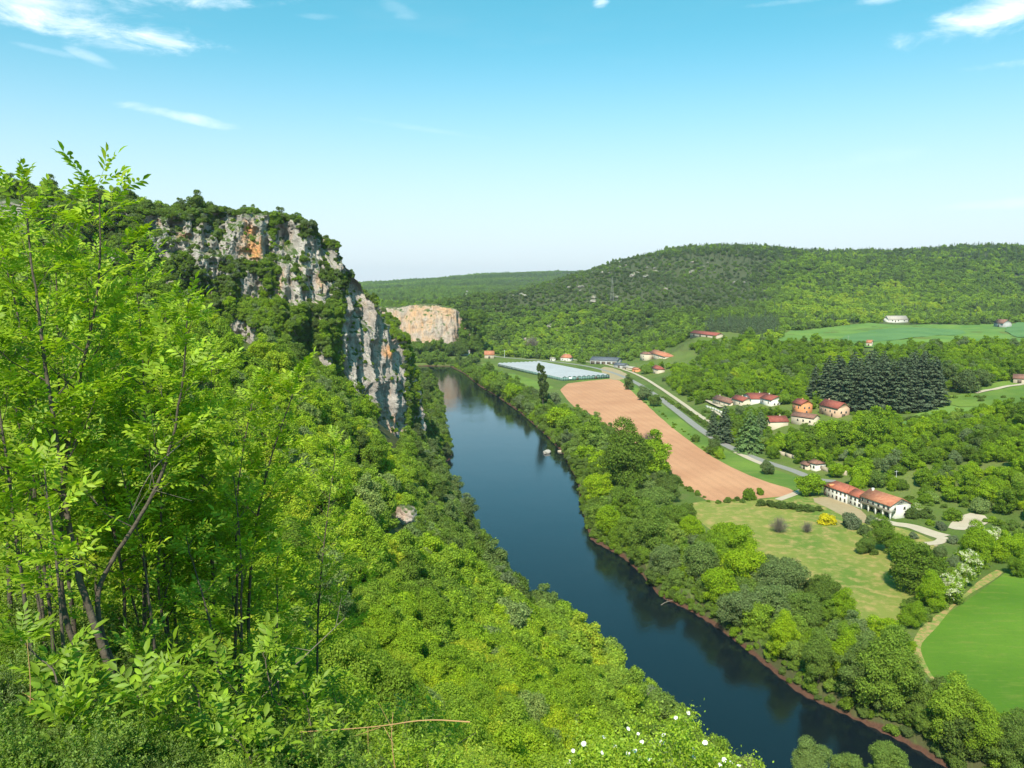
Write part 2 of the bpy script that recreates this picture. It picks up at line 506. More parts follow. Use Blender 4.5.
# ------------------------------------------------------------------ limestone cliffs
def rock_mat(name, warm, spots=()):
    def fn(kk):
        p = pos(kk)
        big = kk.noise(p, 0.035, 4, 0.6); mid = kk.noise(p, 0.16, 6, 0.65); fine = kk.noise(p, 1.1, 6, 0.7)
        st = kk.noise(kk.mapping(p, scale=(1, 1, 0.14)), 0.42, 5, 0.62)
        st2 = kk.noise(kk.mapping(p, scale=(1, 1, 0.1), loc=(31, 7, 0)), 0.17, 5, 0.6)
        bed = kk.noise(kk.mapping(p, scale=(.12, .12, 1)), 0.7, 4, 0.6)
        c = kk.mix(kk.mr(mid, 0.35, 0.65), (0.27, 0.23, 0.205), (0.48, 0.415, 0.37))
        if warm > .5: c = kk.mix(0.5, c, (0.46, 0.32, 0.235))
        c = kk.mix(kk.mr(bed, 0.45, 0.7, 0.0, 0.22), c, (0.22, 0.19, 0.165))
        c = kk.mix(kk.mr(big, 0.62 - warm * 0.30, 0.80 - warm * 0.25, 0.0, 0.6 + .3 * warm), c, (0.56, 0.31, 0.155))
        c = kk.mix(kk.mr(st2, 0.60 - warm * .12, 0.78, 0.0, 0.8), c, (0.58, 0.30, 0.13))
        for (sp, r) in spots:
            vm = kk.n('ShaderNodeVectorMath', operation='DISTANCE'); kk.l(p, vm.inputs[0]); vm.inputs[1].default_value = tuple(sp)
            dd = kk.m('ADD', vm.outputs['Value'], kk.m('MULTIPLY', kk.m('SUBTRACT', mid, 0.5), r * 3.2))
            c = kk.mix(kk.mr(dd, r * 1.5, r * 0.2, 0.0, 0.85), c, (0.60, 0.27, 0.10))
        c = kk.mix(kk.mr(st, 0.55, 0.72, 0.0, 0.7), c, (0.12, 0.11, 0.10))
        c = kk.mix(kk.mr(fine, 0.55, 0.8, 0.0, 0.55), c, (0.11, 0.10, 0.085))
        gz = kk.n('ShaderNodeSeparateXYZ'); kk.l(kk.n('ShaderNodeNewGeometry').outputs['Normal'], gz.inputs[0])
        c = kk.mix(kk.m('MULTIPLY', kk.mr(gz.outputs[2], 0.42, 0.66), kk.mr(mid, 0.3, 0.5)), c, (0.06, 0.09, 0.025))
        h = kk.m('ADD', kk.m('MULTIPLY', mid, 1.0), kk.m('ADD', kk.m('MULTIPLY', fine, 0.35), kk.m('MULTIPLY', st, 0.7)))
        return c, h
    return principled(name, None, 0.92, 0.15, (0.9, 1.6), fn)


def curtain(name, bot, top, m_, nu, nv, amp, seed, inward=16.0, drop=9.0, focus=None):
    bot = np.array(bot, float); top = np.array(top, float)
    mid = (bot + top) / 2
    L = np.concatenate([[0], np.cumsum(np.linalg.norm(np.diff(mid[:, :2], axis=0), axis=1))])
    u = np.linspace(0, L[-1], nu)
    if focus:
        wgt = 1 + 9.0 * ((u > L[focus[0]]) & (u < L[focus[1]])); cw = np.cumsum(wgt); cw = (cw - cw[0]) / (cw[-1] - cw[0]); u = np.interp(np.linspace(0, 1, nu), cw, u)
    def smooth_interp(a):
        r = np.stack([np.interp(u, L, a[:, i]) for i in range(3)], 1)
        w = max(3, nu // 40 if focus else nu // 90); ker = np.ones(w) / w
        pad = np.vstack([np.repeat(r[:1], w, 0), r, np.repeat(r[-1:], w, 0)])
        return np.stack([np.convolve(pad[:, i], ker, 'same')[w:-w] for i in range(3)], 1)
    B, T = smooth_interp(bot), smooth_interp(top)
    B = B.copy(); B[:, 2] -= drop
    t = np.gradient((B + T) / 2, axis=0)[:, :2]; t /= np.linalg.norm(t, axis=1)[:, None] + 1e-9
    nrm = np.stack([t[:, 1], -t[:, 0]], 1)           # outward: right of the direction of travel
    kw = 61 if focus else 15; ker = np.ones(kw) / kw
    nrm = np.stack([np.convolve(np.pad(nrm[:, i], kw // 2, 'edge'), ker, 'valid') for i in range(2)], 1)
    nrm /= np.linalg.norm(nrm, axis=1)[:, None]
    ncap = 14
    v = np.linspace(0, 1, nv)
    prof = v + 0.07 * np.sin(v * 2 * np.pi * 1.5)    # leaning scree below, steep wall above
    ph = np.clip(v * 1.25 - 0.25, 0, 1) ** 1.6 * 0.35 + 0.65 * v
    pts = np.zeros((nu, nv + ncap, 3))
    for j, (a, hz) in enumerate(zip(v, ph)):
        pts[:, j, :2] = B[:, :2] * (1 - hz) + T[:, :2] * hz
        pts[:, j, 2] = B[:, 2] * (1 - a) + T[:, 2] * a
    for j in range(ncap):
        f = (j + 1) / ncap
        pts[:, nv + j, :2] = T[:, :2] - nrm * inward * f
        pts[:, nv + j, 2] = T[:, 2] + 0.9 * math.sin(f * 3.14) - 2.2 * max(0, f - .5)
    X, Y, Zc = pts[..., 0], pts[..., 1], pts[..., 2]
    o = seed * 13.7
    but = 1 - np.abs(fbm(X * .045 + o, Y * .045, Zc * .006, 3)) * 2.9
    dd = but * 0.9 * amp
    dd += (1 - np.abs(fbm(X * .15 + o, Y * .15, Zc * .022, 3)) * 2.3) * 0.42 * amp
    led = fbm(X * .012 + o, Y * .012, Zc * .16, 3); dd += np.tanh(led * 3) * 0.10 * amp
    dd += (.3 - np.abs(fbm(X * .38, Y * .38 + o, Zc * .11, 4))) * 0.36 * amp
    dd += (.2 - np.abs(fbm(X * 1.0, Y * 1.0 + o, Zc * .45, 3))) * 0.12 * amp
    hgt = (T[:, 2] - B[:, 2])[:, None]
    vv = np.concatenate([v, np.ones(ncap)])[None, :]
    fade = np.concatenate([np.ones(nv), np.linspace(1, 0.0, ncap)])[None, :]
    dd = (dd - 0.35 * amp) * fade
    pts[..., 0] += nrm[:, 0:1] * dd; pts[..., 1] += nrm[:, 1:2] * dd
    pts[..., 2] += fade * fbm(X * .11, Y * .11, Zc * .05 + o, 3) * 0.30 * amp * vv
    ob = structure(name, mesh(name, pts.reshape(-1, 3), grid_faces(nu, nv + ncap), [m_], False))
    return ob, pts


cliff_ob, cliff_pts = curtain('cliff', bot3, top3, M_GROUND, 1150, 250, 6.5, 1.0, focus=(3, 19))
_f = cliff_pts.reshape(-1, 3); _px, _py, _pd = proj(_f[:, 0], _f[:, 1], _f[:, 2])
def on_cliff(px, py):
    q = (_px - px) ** 2 + (_py - py) ** 2; c = np.where(q < q.min() + 2.0)[0]
    return _f[c[np.argmin(_pd[c])]]
ROCK = rock_mat('headland_limestone', 0.18, [(on_cliff(252, 243), 5.0), (on_cliff(249, 230), 3.2), (on_cliff(258, 252), 3.6), (on_cliff(390, 352), 3.5), (on_cliff(186, 236), 2.0), (on_cliff(394, 420), 2.5)])
cliff_ob.data.materials[0] = ROCK
# the orange cliff at the bend of the river
fb = [np.array(q, float) for q in ((-700, 1230, 6), (-450, 1200, 6), (-300, 1190, 5))] + [P(x, 356, y) for x, y in ((376, 1195), (395, 1190), (415, 1188), (435, 1180), (450, 1188))] + [P(466, 353, 1225)]
ft = [np.array(q, float) for q in ((-700, 1270, 78), (-450, 1240, 78), (-300, 1220, 78))] + [P(378, 308, 1215), P(396, 308, 1212), P(415, 305, 1212), P(435, 305, 1206), P(456, 309, 1212), P(472, 322, 1245)]
ROCK2 = rock_mat('river_bend_limestone', 0.62)
far_ob, far_pts = curtain('far_cliff', fb, ft, ROCK2, 520, 70, 3.2, 4.0, 60, 6)


# ------------------------------------------------------------------ foliage
def foliage_mat(name, stops, grey=(0.22, 0.25, 0.16), trans=0.38, gloss=0.0, island=True):
    m_, kk, out = mat(name)
    a = kk.n('ShaderNodeAttribute', attribute_type='INSTANCER', attribute_name='tint').outputs['Fac']
    g_ = kk.n('ShaderNodeAttribute', attribute_type='INSTANCER', attribute_name='grey').outputs['Fac']
    rnd = kk.n('ShaderNodeNewGeometry').outputs['Random Per Island']
    t = kk.m('ADD', a, kk.m('MULTIPLY', kk.m('SUBTRACT', rnd, 0.5), 0.22))
    c = kk.ramp(t, stops)
    c = kk.mix(kk.m('MULTIPLY', g_, 0.9), c, grey)
    r2 = kk.m('FRACT', kk.m('MULTIPLY', rnd, 17.31))
    c = kk.mix(1.0, c, kk.ramp(r2, [(0, (0.62, 0.62, 0.62)), (1, (1.25, 1.25, 1.25))]), 'MULTIPLY')
    d = kk.n('ShaderNodeBsdfDiffuse'); kk.l(c, d.inputs[0])
    tr = kk.n('ShaderNodeBsdfTranslucent')
    kk.l(kk.mix(1.0, c, (1.15, 1.25, 0.55), 'MULTIPLY'), tr.inputs[0])
    mx = kk.n('ShaderNodeMixShader'); mx.inputs[0].default_value = trans
    kk.l(d.outputs[0], mx.inputs[1]); kk.l(tr.outputs[0], mx.inputs[2])
    res = mx.outputs[0]
    if gloss:
        gl = kk.n('ShaderNodeBsdfGlossy'); gl.inputs['Roughness'].default_value = 0.55
        gl.inputs[0].default_value = (0.9, 0.95, 0.85, 1)
        m2 = kk.n('ShaderNodeMixShader'); m2.inputs[0].default_value = gloss
        kk.l(res, m2.inputs[1]); kk.l(gl.outputs[0], m2.inputs[2]); res = m2.outputs[0]
    kk.l(res, out.inputs[0])
    return m_


LEAF_STOPS = [(0.0, (0.066, 0.092, 0.028)), (0.25, (0.122, 0.176, 0.030)), (0.5, (0.185, 0.285, 0.024)), (0.75, (0.31, 0.44, 0.020)), (0.9, (0.42, 0.49, 0.025)), (1.0, (0.52, 0.45, 0.03))]
M_LEAF = foliage_mat('broad_leaves', LEAF_STOPS)
M_LEAF_NEAR = foliage_mat('near_leaves', LEAF_STOPS, trans=0.45, gloss=0.02)
M_NEEDLE = foliage_mat('conifer_needles', [(0.0, (0.115, 0.145, 0.085)), (0.5, (0.14, 0.185, 0.09)), (1.0, (0.17, 0.27, 0.075))], trans=0.15)
M_BLOSSOM = foliage_mat('blossom', [(0.0, (0.42, 0.45, 0.22)), (1.0, (0.66, 0.64, 0.42))], trans=0.25)
M_YELLOW = foliage_mat('broom_flowers', [(0.0, (0.45, 0.40, 0.02)), (1.0, (0.72, 0.58, 0.02))], trans=0.2)
M_BARK = principled('bark', None, 0.95, 0.1, (0.7, 0.05), lambda kk: (kk.mix(kk.noise(kk.mapping(pos(kk), scale=(6, 6, 1.2)), 2.0, 4), (0.045, 0.035, 0.025), (0.16, 0.13, 0.10)), kk.noise(pos(kk), 9.0, 4)))
M_TWIG = principled('bare_twigs', (0.20, 0.165, 0.13), 0.95, 0.1)


def tube_pts(path, radii, nseg=6):
    """vertices and quad faces of a tapering tube"""
    path = np.asarray(path, float); n = len(path)
    t = np.gradient(path, axis=0); t /= np.linalg.norm(t, axis=1)[:, None] + 1e-9
    ref = np.array([0.31, 0.17, 0.93]) if abs(t[0, 2]) < 0.8 else np.array([0.97, 0.21, 0.1])
    a = np.cross(t, ref); a /= np.linalg.norm(a, axis=1)[:, None] + 1e-9
    b = np.cross(t, a)
    th = np.linspace(0, 2 * np.pi, nseg, endpoint=False)
    v = path[:, None] + (a[:, None] * np.cos(th)[None, :, None] + b[:, None] * np.sin(th)[None, :, None]) * np.asarray(radii)[:, None, None]
    i = np.arange((n - 1) * nseg); r, c = i // nseg, i % nseg
    f = np.stack([r * nseg + c, r * nseg + (c + 1) % nseg, (r + 1) * nseg + (c + 1) % nseg, (r + 1) * nseg + c], 1)
    return v.reshape(-1, 3), f


class Buf:
    def __init__(s): s.v, s.f, s.m, s.n = [], [], [], 0
    def add(s, v, f, m_=0):
        s.v.append(v); s.f.append(np.asarray(f) + s.n); s.m.append(np.full(len(f), m_)); s.n += len(v)
    def mesh(s, name, mats, smooth=False):
        ws = sorted({f.shape[1] for f in s.f})
        fs = [np.concatenate([f for f in s.f if f.shape[1] == w]) for w in ws]
        mi = np.concatenate([np.concatenate([m_ for f, m_ in zip(s.f, s.m) if f.shape[1] == w]) for w in ws])
        return mesh(name, np.concatenate(s.v), fs, mats, smooth, mi)


def leaf_quads(c, nrm, size, rs, aspect=0.62):
    """diamond leaves: centres c, normals nrm"""
    n = len(c)
    r = rs.normal(size=(n, 3)); a = np.cross(nrm, r); a /= np.linalg.norm(a, axis=1)[:, None] + 1e-9
    b = np.cross(nrm, a)
    s = np.asarray(size).reshape(-1, 1) * np.ones((n, 1))
    fold = nrm * s * 0.16
    v = np.stack([c - a * s, c - b * s * aspect + fold, c + a * s, c + b * s * aspect + fold], 1).reshape(-1, 3)
    f = np.arange(4 * n).reshape(n, 4)
    return v, f


def crown_mesh(name, seed, nleaf, lsize, nclump=46, shape='round', m_=None, gap=0.0, blossom=0.0):
    """a crown about two units across with its foot at z=0; leaves sit on many overlapping boughs"""
    rs = np.random.RandomState(seed)
    H = {'round': 1.75, 'tall': 2.7, 'flat': 1.15, 'column': 5.2, 'bush': 1.1}[shape]
    cz = {'round': 0.95, 'tall': 1.42, 'flat': 0.62, 'column': 2.7, 'bush': 0.5}[shape]
    hz = {'round': 0.86, 'tall': 1.3, 'flat': 0.50, 'column': 2.5, 'bush': 0.62}[shape]
    d = rs.normal(size=(nclump, 3)); d /= np.linalg.norm(d, axis=1)[:, None]
    d[:, 2] = np.where(d[:, 2] < -0.8, -d[:, 2] * .6, d[:, 2])
    rr = rs.uniform(0.35, 0.86, nclump) ** 0.7
    rr = rr * (1 + 0.55 * gn(d[:, 0] * 1.4 + seed * 3.1, d[:, 1] * 1.4, d[:, 2] * 1.4))
    cc = d * rr[:, None] * np.array([0.90 * rs.uniform(.86, 1.1), 0.90 * rs.uniform(.86, 1.1), hz]) + np.array([0, 0, cz])
    lop = rs.normal(size=2) * 0.12
    cc[:, :2] += lop * (cc[:, 2:3] - cz)
    cr = rs.uniform(0.13, 0.38, nclump) * (0.75 if shape == 'column' else 1.0)
    w = cr ** 2; w /= w.sum()
    idx = rs.choice(nclump, int(nleaf * 1.7), p=w)
    q = rs.normal(size=(len(idx), 3)); q /= np.linalg.norm(q, axis=1)[:, None]
    q[:, 2] = np.where(rs.rand(len(idx)) < 0.55, np.abs(q[:, 2]), q[:, 2])
    sq = np.array([1.06, 1.06, 0.92])
    rad = cr[idx] * rs.uniform(0.68, 1.22, len(idx)) ** 1.1 * (1 + 0.25 * gn(q[:, 0] * 3 + idx, q[:, 1] * 3, q[:, 2] * 3))
    p = cc[idx] + q * rad[:, None] * sq
    keep = np.ones(len(p), bool)
    for c, r in zip(cc, cr):
        keep &= (((p - c) / sq) ** 2).sum(1) > (0.66 * r) ** 2
    keep &= p[:, 2] > 0.02
    p, q, idx = p[keep][:nleaf], q[keep][:nleaf], idx[keep][:nleaf]
    nr = q * 0.9 + rs.normal(size=p.shape) * 0.55 + np.array([0, 0, 0.22]); nr /= np.linalg.norm(nr, axis=1)[:, None]
    v, f = leaf_quads(p, nr, lsize * rs.uniform(0.6, 1.25, len(p)), rs)
    mi = None; mats = [m_ or M_LEAF]
    if blossom:
        mats.append(M_BLOSSOM)
        hi = (gn(p[:, 0] * 2.3 + seed, p[:, 1] * 2.3, p[:, 2] * 2.3) > 0.28 - blossom) & (q[:, 2] > -0.1)
        mi = np.where(hi & (rs.rand(len(p)) < 0.8), 1, 0)
    me = mesh(name, v, f, mats, False, mi)
    return me, cc, cr


def trunk_mesh(name, seed, cc, r0=0.06, top=1.1, nb=7, lean=0.05):
    rs = np.random.RandomState(seed)
    b = Buf()
    n = 7
    path = np.stack([np.cumsum(rs.normal(size=n) * lean), np.cumsum(rs.normal(size=n) * lean), np.linspace(-0.25, top, n)], 1)
    path[:2, :2] = 0
    b.add(*tube_pts(path, np.linspace(r0 * 1.25, r0 * 0.35, n), 7))
    for i in rs.choice(len(cc), min(nb, len(cc)), replace=False):
        e = cc[i]; k_ = rs.uniform(0.25, 0.7); s0 = np.array([np.interp(k_ * top, path[:, 2], path[:, j]) for j in range(3)])
        m1 = (s0 + e) / 2 + np.array([0, 0, 0.06])
        b.add(*tube_pts([s0, (s0 + m1) / 2, m1, e], [r0 * .5, r0 * .4, r0 * .3, r0 * .08], 5))
    return b.mesh(name, [M_BARK], True)


def spray_bush(name, seed, nstem, nleaf, lsize, m_):
    """a loose bush: arching shoots from one root, leaves set along each"""
    rs = np.random.RandomState(seed); C_, N_, S_ = [], [], []; st = Buf()
    for i in range(nstem):
        a = rs.uniform(0, 6.283); reach = rs.uniform(.15, 1.05) ** .8; hh = rs.uniform(.7, 1.55) * (1.15 - .45 * reach) * (1 + .3 * gn(np.array([math.cos(a) * 1.5 + seed]), np.array([math.sin(a) * 1.5]), np.array([0.]))[0])
        t = np.sort(rs.uniform(.12, 1, nleaf)); bend = rs.uniform(.8, 1.8); da = rs.normal() * .5
        x = reach * t ** bend * np.cos(a + da * t); y = reach * t ** bend * np.sin(a + da * t); z = hh * (t - .28 * reach * t ** 2.4)
        off = rs.normal(size=(nleaf, 3)) * .035 * (1.3 - t[:, None] * .6)
        C_.append(np.stack([x, y, z], 1) + off)
        n = np.stack([np.cos(a) * .25 + rs.normal(size=nleaf) * .5, np.sin(a) * .25 + rs.normal(size=nleaf) * .5, np.full(nleaf, .9)], 1); N_.append(n / np.linalg.norm(n, axis=1)[:, None])
        S_.append(lsize * rs.uniform(.55, 1.2, nleaf) * (1.1 - .45 * t))
        if i % 4 == 0:
            tt = np.linspace(0, .95, 5); st.add(*tube_pts(np.stack([reach * tt ** bend * np.cos(a + da * tt), reach * tt ** bend * np.sin(a + da * tt), hh * (tt - .28 * reach * tt ** 2.4) - .05], 1), np.linspace(.012, .003, 5), 4))
    c = np.concatenate(C_); v, f = leaf_quads(c, np.concatenate(N_), np.concatenate(S_), rs, .42)
    return mesh(name, v, f, [m_]), st.mesh(name.replace('crown', 'stem'), [M_BARK], True)


def conifer_mesh(name, seed, n, lsize, width=0.30, layers=17, ragged=0.25):
    """a conifer one unit tall: whorls of drooping boughs carrying needle sprays"""
    rs = np.random.RandomState(seed); pts, nrs, sz = [], [], []
    tot = 0
    for li in range(layers):
        z = 0.10 + 0.88 * (li / (layers - 1)) ** 0.92
        R = width * (1 - z) ** (0.62 if width < .3 else .72) * rs.uniform(0.85, 1.1) + 0.012
        nb = max(4, int(11 * (R / width) + 3))
        for b_ in range(nb):
            a = 2 * math.pi * b_ / nb + rs.uniform(-.4, .4); L = R * rs.uniform(1 - ragged, 1.12)
            m_ = max(5, int(n / layers / 9 * (L / width) * 1.5))
            t = rs.uniform(0.08, 1, m_) ** 0.75; side = rs.normal(size=m_) * 0.16 * L * (1.1 - t * .6)
            x = t * L * math.cos(a) - side * math.sin(a); y = t * L * math.sin(a) + side * math.cos(a)
            zz = z - 0.14 * L * t ** 1.6 * 1.6 + 0.02 * (1 - t) + rs.normal(size=m_) * 0.006
            pts.append(np.stack([x, y, zz], 1))
            nr = np.stack([np.full(m_, math.cos(a) * .35), np.full(m_, math.sin(a) * .35), np.full(m_, 1.0)], 1) + rs.normal(size=(m_, 3)) * .35
            nrs.append(nr / np.linalg.norm(nr, axis=1)[:, None])
    p = np.concatenate(pts); nr = np.concatenate(nrs)
    v, f = leaf_quads(p, nr, lsize * rs.uniform(0.6, 1.3, len(p)), rs, 0.5)
    return mesh(name, v, f, [M_NEEDLE])


def conifer_trunk(name, r=0.014):
    return Buf_one(name, [(0, 0, -0.04), (0, 0, .3), (0.002, 0, .7), (0, 0, .99)], [r * 1.2, r, r * .55, r * .1])


def Buf_one(name, path, rad, m_=None, nseg=7):
    b = Buf(); b.add(*tube_pts(path, rad, nseg)); return b.mesh(name, [m_ or M_BARK], True)


# mesh library (each shared by all copies of its kind)
LIB = {}
def lib(key, crown, trunk): LIB.setdefault(key, []).append((crown, trunk))
for i in range(4):                                   # seen from 30 to 150 m
    me, cc, cr = crown_mesh('crown_fine', 100 + i, 26000, 0.036, 58, ('round', 'tall', 'round', 'round')[i])
    lib('fine', me, trunk_mesh('trunk_fine', 100 + i, cc))
for i in range(6):
    me, cc, cr = crown_mesh('crown_mid', 200 + i, 9000, 0.062, 50, ('round', 'round', 'tall', 'round', 'flat', 'round')[i])
    lib('mid', me, trunk_mesh('trunk_mid', 200 + i, cc))
for i in range(5):
    me, cc, cr = crown_mesh('crown_far', 300 + i, 1500, 0.145, 30, ('round', 'round', 'tall', 'flat', 'round')[i])
    lib('far', me, trunk_mesh('trunk_far', 300 + i, cc, nb=3))
for i in range(3):
    me, cc, cr = crown_mesh('crown_bush', 400 + i, 5200, 0.075, 34, 'bush')
    lib('bush', me, trunk_mesh('stem_bush', 400 + i, cc, 0.035, 0.4, 6))
for i in range(2):
    me, cc, cr = crown_mesh('crown_blossom', 500 + i, 9000, 0.062, 44, 'round', blossom=0.34)
    lib('blossom', me, trunk_mesh('trunk_blossom', 500 + i, cc))
me, cc, cr = crown_mesh('crown_column', 600, 12000, 0.075, 90, 'column'); lib('column', me, trunk_mesh('trunk_column', 600, cc, 0.07, 4.4))
me, cc, cr = crown_mesh('crown_broom', 610, 5200, 0.075, 34, 'bush', M_YELLOW); lib('broom', me, trunk_mesh('stem_broom', 610, cc, 0.035, 0.4, 6))
for i in range(3): lib('conifer', conifer_mesh('crown_conifer', 700 + i, 11000, 0.017, 0.205), conifer_trunk('trunk_conifer'))
lib('cedar', conifer_mesh('crown_cedar', 720, 12000, 0.022, 0.44, 15, 0.35), conifer_trunk('trunk_cedar', 0.022))
for i in range(2): lib('farconifer', conifer_mesh('crown_far_conifer', 730 + i, 900, 0.045, 0.20, 10), conifer_trunk('trunk_far_conifer'))


def bare_mesh(name, seed, n=150):
    rs = np.random.RandomState(seed); b = Buf()
    for i in range(n):
        a = rs.uniform(0, 6.283); e = rs.uniform(0.25, 1.45); L = rs.uniform(0.6, 1.1)
        d = np.array([math.cos(a) * math.cos(e), math.sin(a) * math.cos(e), math.sin(e)])
        p0 = np.array([0, 0, rs.uniform(0, .5)]); m1 = p0 + d * L * .5 + rs.normal(size=3) * .05; p2 = m1 + d * L * .5 + rs.normal(size=3) * .1 + np.array([0, 0, .1])
        b.add(*tube_pts([p0, m1, p2], [.018, .011, .004], 3))
        for j in range(5):
            s0 = m1 + (p2 - m1) * rs.rand(); b.add(*tube_pts([s0, s0 + d * .12 + rs.normal(size=3) * .1, s0 + d * .25 + rs.normal(size=3) * .16], [.006, .004, .002], 3))
    return b.mesh(name, [M_TWIG])


lib('bare', bare_mesh('bare_branches', 5), Buf_one('bare_trunk', [(0, 0, -.2), (0, 0, .3), (0.03, 0, .8)], [.06, .045, .02], M_TWIG))

RNG = np.random.RandomState(5)
TREES = []        # everything that was placed: for tests of clearance


def plant(kind, x, y, R, tint, grey, label, cat='tree', name='broadleaf_tree', group=None, z=None, hs=1.0, variant=None, part='crown', trunkpart='trunk', rz=None, sink=0.0):
    v = LIB[kind][RNG.randint(len(LIB[kind])) if variant is None else variant % len(LIB[kind])]
    zz = float(ground(x, y)) if z is None else z
    root = thing(name, None, label, cat, (x, y, zz - sink), RNG.uniform(0, 6.283) if rz is None else rz, group, (R, R, R * hs))
    c = link(part, v[0], root); c['tint'] = float(tint); c['grey'] = float(grey)
    t = link(trunkpart, v[1], root)
    return root


def scatter(name, pts, sources, **props):
    """one uncountable mass of growth: points that carry shared crowns. pts rows: x y z scale rot tint grey hs"""
    pts = np.asarray(pts, float)
    me = bpy.data.meshes.new(name); me.vertices.add(len(pts)); me.vertices.foreach_set('co', pts[:, :3].astype(np.float32).ravel())
    for nm, j in (('scl', 3), ('rotz', 4), ('tint', 5), ('grey', 6), ('hs', 7)):
        a = me.attributes.new(nm, 'FLOAT', 'POINT'); a.data.foreach_set('value', pts[:, j].astype(np.float32))
    a = me.attributes.new('vi', 'INT', 'POINT'); a.data.foreach_set('value', np.random.RandomState(3).randint(0, len(sources), len(pts)).astype(np.int32))
    o = link(name, me, kind='stuff', **props)
    g_ = bpy.data.node_groups.new(name + '_growth', 'GeometryNodeTree')
    g_.interface.new_socket('Geometry', in_out='INPUT', socket_type='NodeSocketGeometry')
    g_.interface.new_socket('Geometry', in_out='OUTPUT', socket_type='NodeSocketGeometry')
    N = g_.nodes; L = g_.links.new
    I, O = N.new('NodeGroupInput'), N.new('NodeGroupOutput')
    J = N.new('GeometryNodeJoinGeometry')
    for so in sources:
        oi = N.new('GeometryNodeObjectInfo'); oi.inputs['Object'].default_value = so; oi.inputs['As Instance'].default_value = True
        L(oi.outputs['Geometry'], J.inputs[0])
    ip = N.new('GeometryNodeInstanceOnPoints'); ip.inputs['Pick Instance'].default_value = True
    def at(nm, t='FLOAT'):
        x = N.new('GeometryNodeInputNamedAttribute'); x.data_type = t; x.inputs[0].default_value = nm
        return next(s_ for s_ in x.outputs if s_.enabled and s_.name == 'Attribute')
    L(I.outputs[0], ip.inputs['Points']); L(J.outputs[0], ip.inputs['Instance']); L(at('vi', 'INT'), ip.inputs['Instance Index'])
    cx = N.new('ShaderNodeCombineXYZ'); L(at('rotz'), cx.inputs[2]); L(cx.outputs[0], ip.inputs['Rotation'])
    mu = N.new('ShaderNodeMath'); mu.operation = 'MULTIPLY'; L(at('scl'), mu.inputs[0]); L(at('hs'), mu.inputs[1])
    cs = N.new('ShaderNodeCombineXYZ'); L(at('scl'), cs.inputs[0]); L(at('scl'), cs.inputs[1]); L(mu.outputs[0], cs.inputs[2]); L(cs.outputs[0], ip.inputs['Scale'])
    L(ip.outputs[0], O.inputs[0])
    md = o.modifiers.new('growth', 'NODES'); md.node_group = g_
    return o


# ------------------------------------------------------------------ fields, roads, river bank stones
from mathutils.geometry import delaunay_2d_cdt


def densify(pts, step, wob=0.0, closed=True, seed=0):
    rs = np.random.RandomState(seed); out = []
    n = len(pts)
    for i in range(n if closed else n - 1):
        a, b = np.array(pts[i], float), np.array(pts[(i + 1) % n], float)
        m_ = max(1, int(np.linalg.norm(b - a) / step))
        for j in range(m_): out.append(a + (b - a) * j / m_)
    if not closed: out.append(np.array(pts[-1], float))
    out = np.array(out)
    if wob:
        out = out + np.stack([gn(out[:, 0] * .09 + seed, out[:, 1] * .09, out[:, 0] * 0), gn(out[:, 0] * .09, out[:, 1] * .09 + 9, out[:, 0] * 0 + seed)], 1) * wob
    return out


def chaikin(pts, closed=True, it=2):
    pts = np.array(pts, float)
    for _ in range(it):
        nx = np.roll(pts, -1, 0) if closed else pts[1:]
        a = pts if closed else pts[:-1]
        q = np.stack([a * .75 + nx * .25, a * .25 + nx * .75], 1).reshape(-1, pts.shape[1])
        pts = q if closed else np.vstack([pts[:1], q, pts[-1:]])
    return pts


def drape(name, poly, off, m_, step=14.0, wob=1.5, smooth=1, seed=1):
    poly = chaikin(poly, True, smooth) if smooth else np.array(poly, float)
    b = densify(poly, step, wob, True, seed)
    x0, y0 = b.min(0); x1, y1 = b.max(0)
    gx_, gy_ = np.meshgrid(np.arange(x0, x1, step), np.arange(y0, y1, step), indexing='ij')
    gx_, gy_ = gx_.ravel(), gy_.ravel()
    k_ = sdist(gx_, gy_, b) > step * .4
    allp = np.vstack([b, np.stack([gx_[k_], gy_[k_]], 1)])
    n = len(b)
    r = delaunay_2d_cdt([Vector(p) for p in allp], [(i, (i + 1) % n) for i in range(n)], [list(range(n))], 1, 1e-4)
    v = np.array([tuple(p) for p in r[0]]); f = np.array([list(t) for t in r[2]])
    z = ground(v[:, 0], v[:, 1]) + off
    return structure(name, mesh(name, np.column_stack([v, z]), f, [m_], True))


def road(name, line, width, off, m_, step=5.0, parent=None):
    c = densify(chaikin(line, False, 3), step, 0, False)
    t = np.gradient(c, axis=0); t /= np.linalg.norm(t, axis=1)[:, None]
    nn = np.stack([-t[:, 1], t[:, 0]], 1); n = len(c)
    w = np.asarray(width) * np.ones(n) if not callable(width) else width(np.linspace(0, 1, n))
    cols = [c + nn * w[:, None] * s_ / 2 for s_ in (-1, -.33, .33, 1)]
    v = np.stack(cols, 1)
    zc = ground(c[:, 0], c[:, 1]) + off
    z = np.maximum(np.stack([ground(q[:, 0], q[:, 1]) for q in cols], 1).max(1) + off * .6, zc)
    V = np.concatenate([v, np.repeat(z[:, None], 4, 1)[..., None]], -1).reshape(-1, 3)
    return structure(name, mesh(name, V, grid_faces(n, 4)[:, ::-1], [m_], True)), c


def g4(*pp, z=4.0): return [tuple(G(px, py, z)[:2]) for px, py in pp]
def gh(*pp): return [tuple(hit(px, py)[:2]) for px, py in pp]


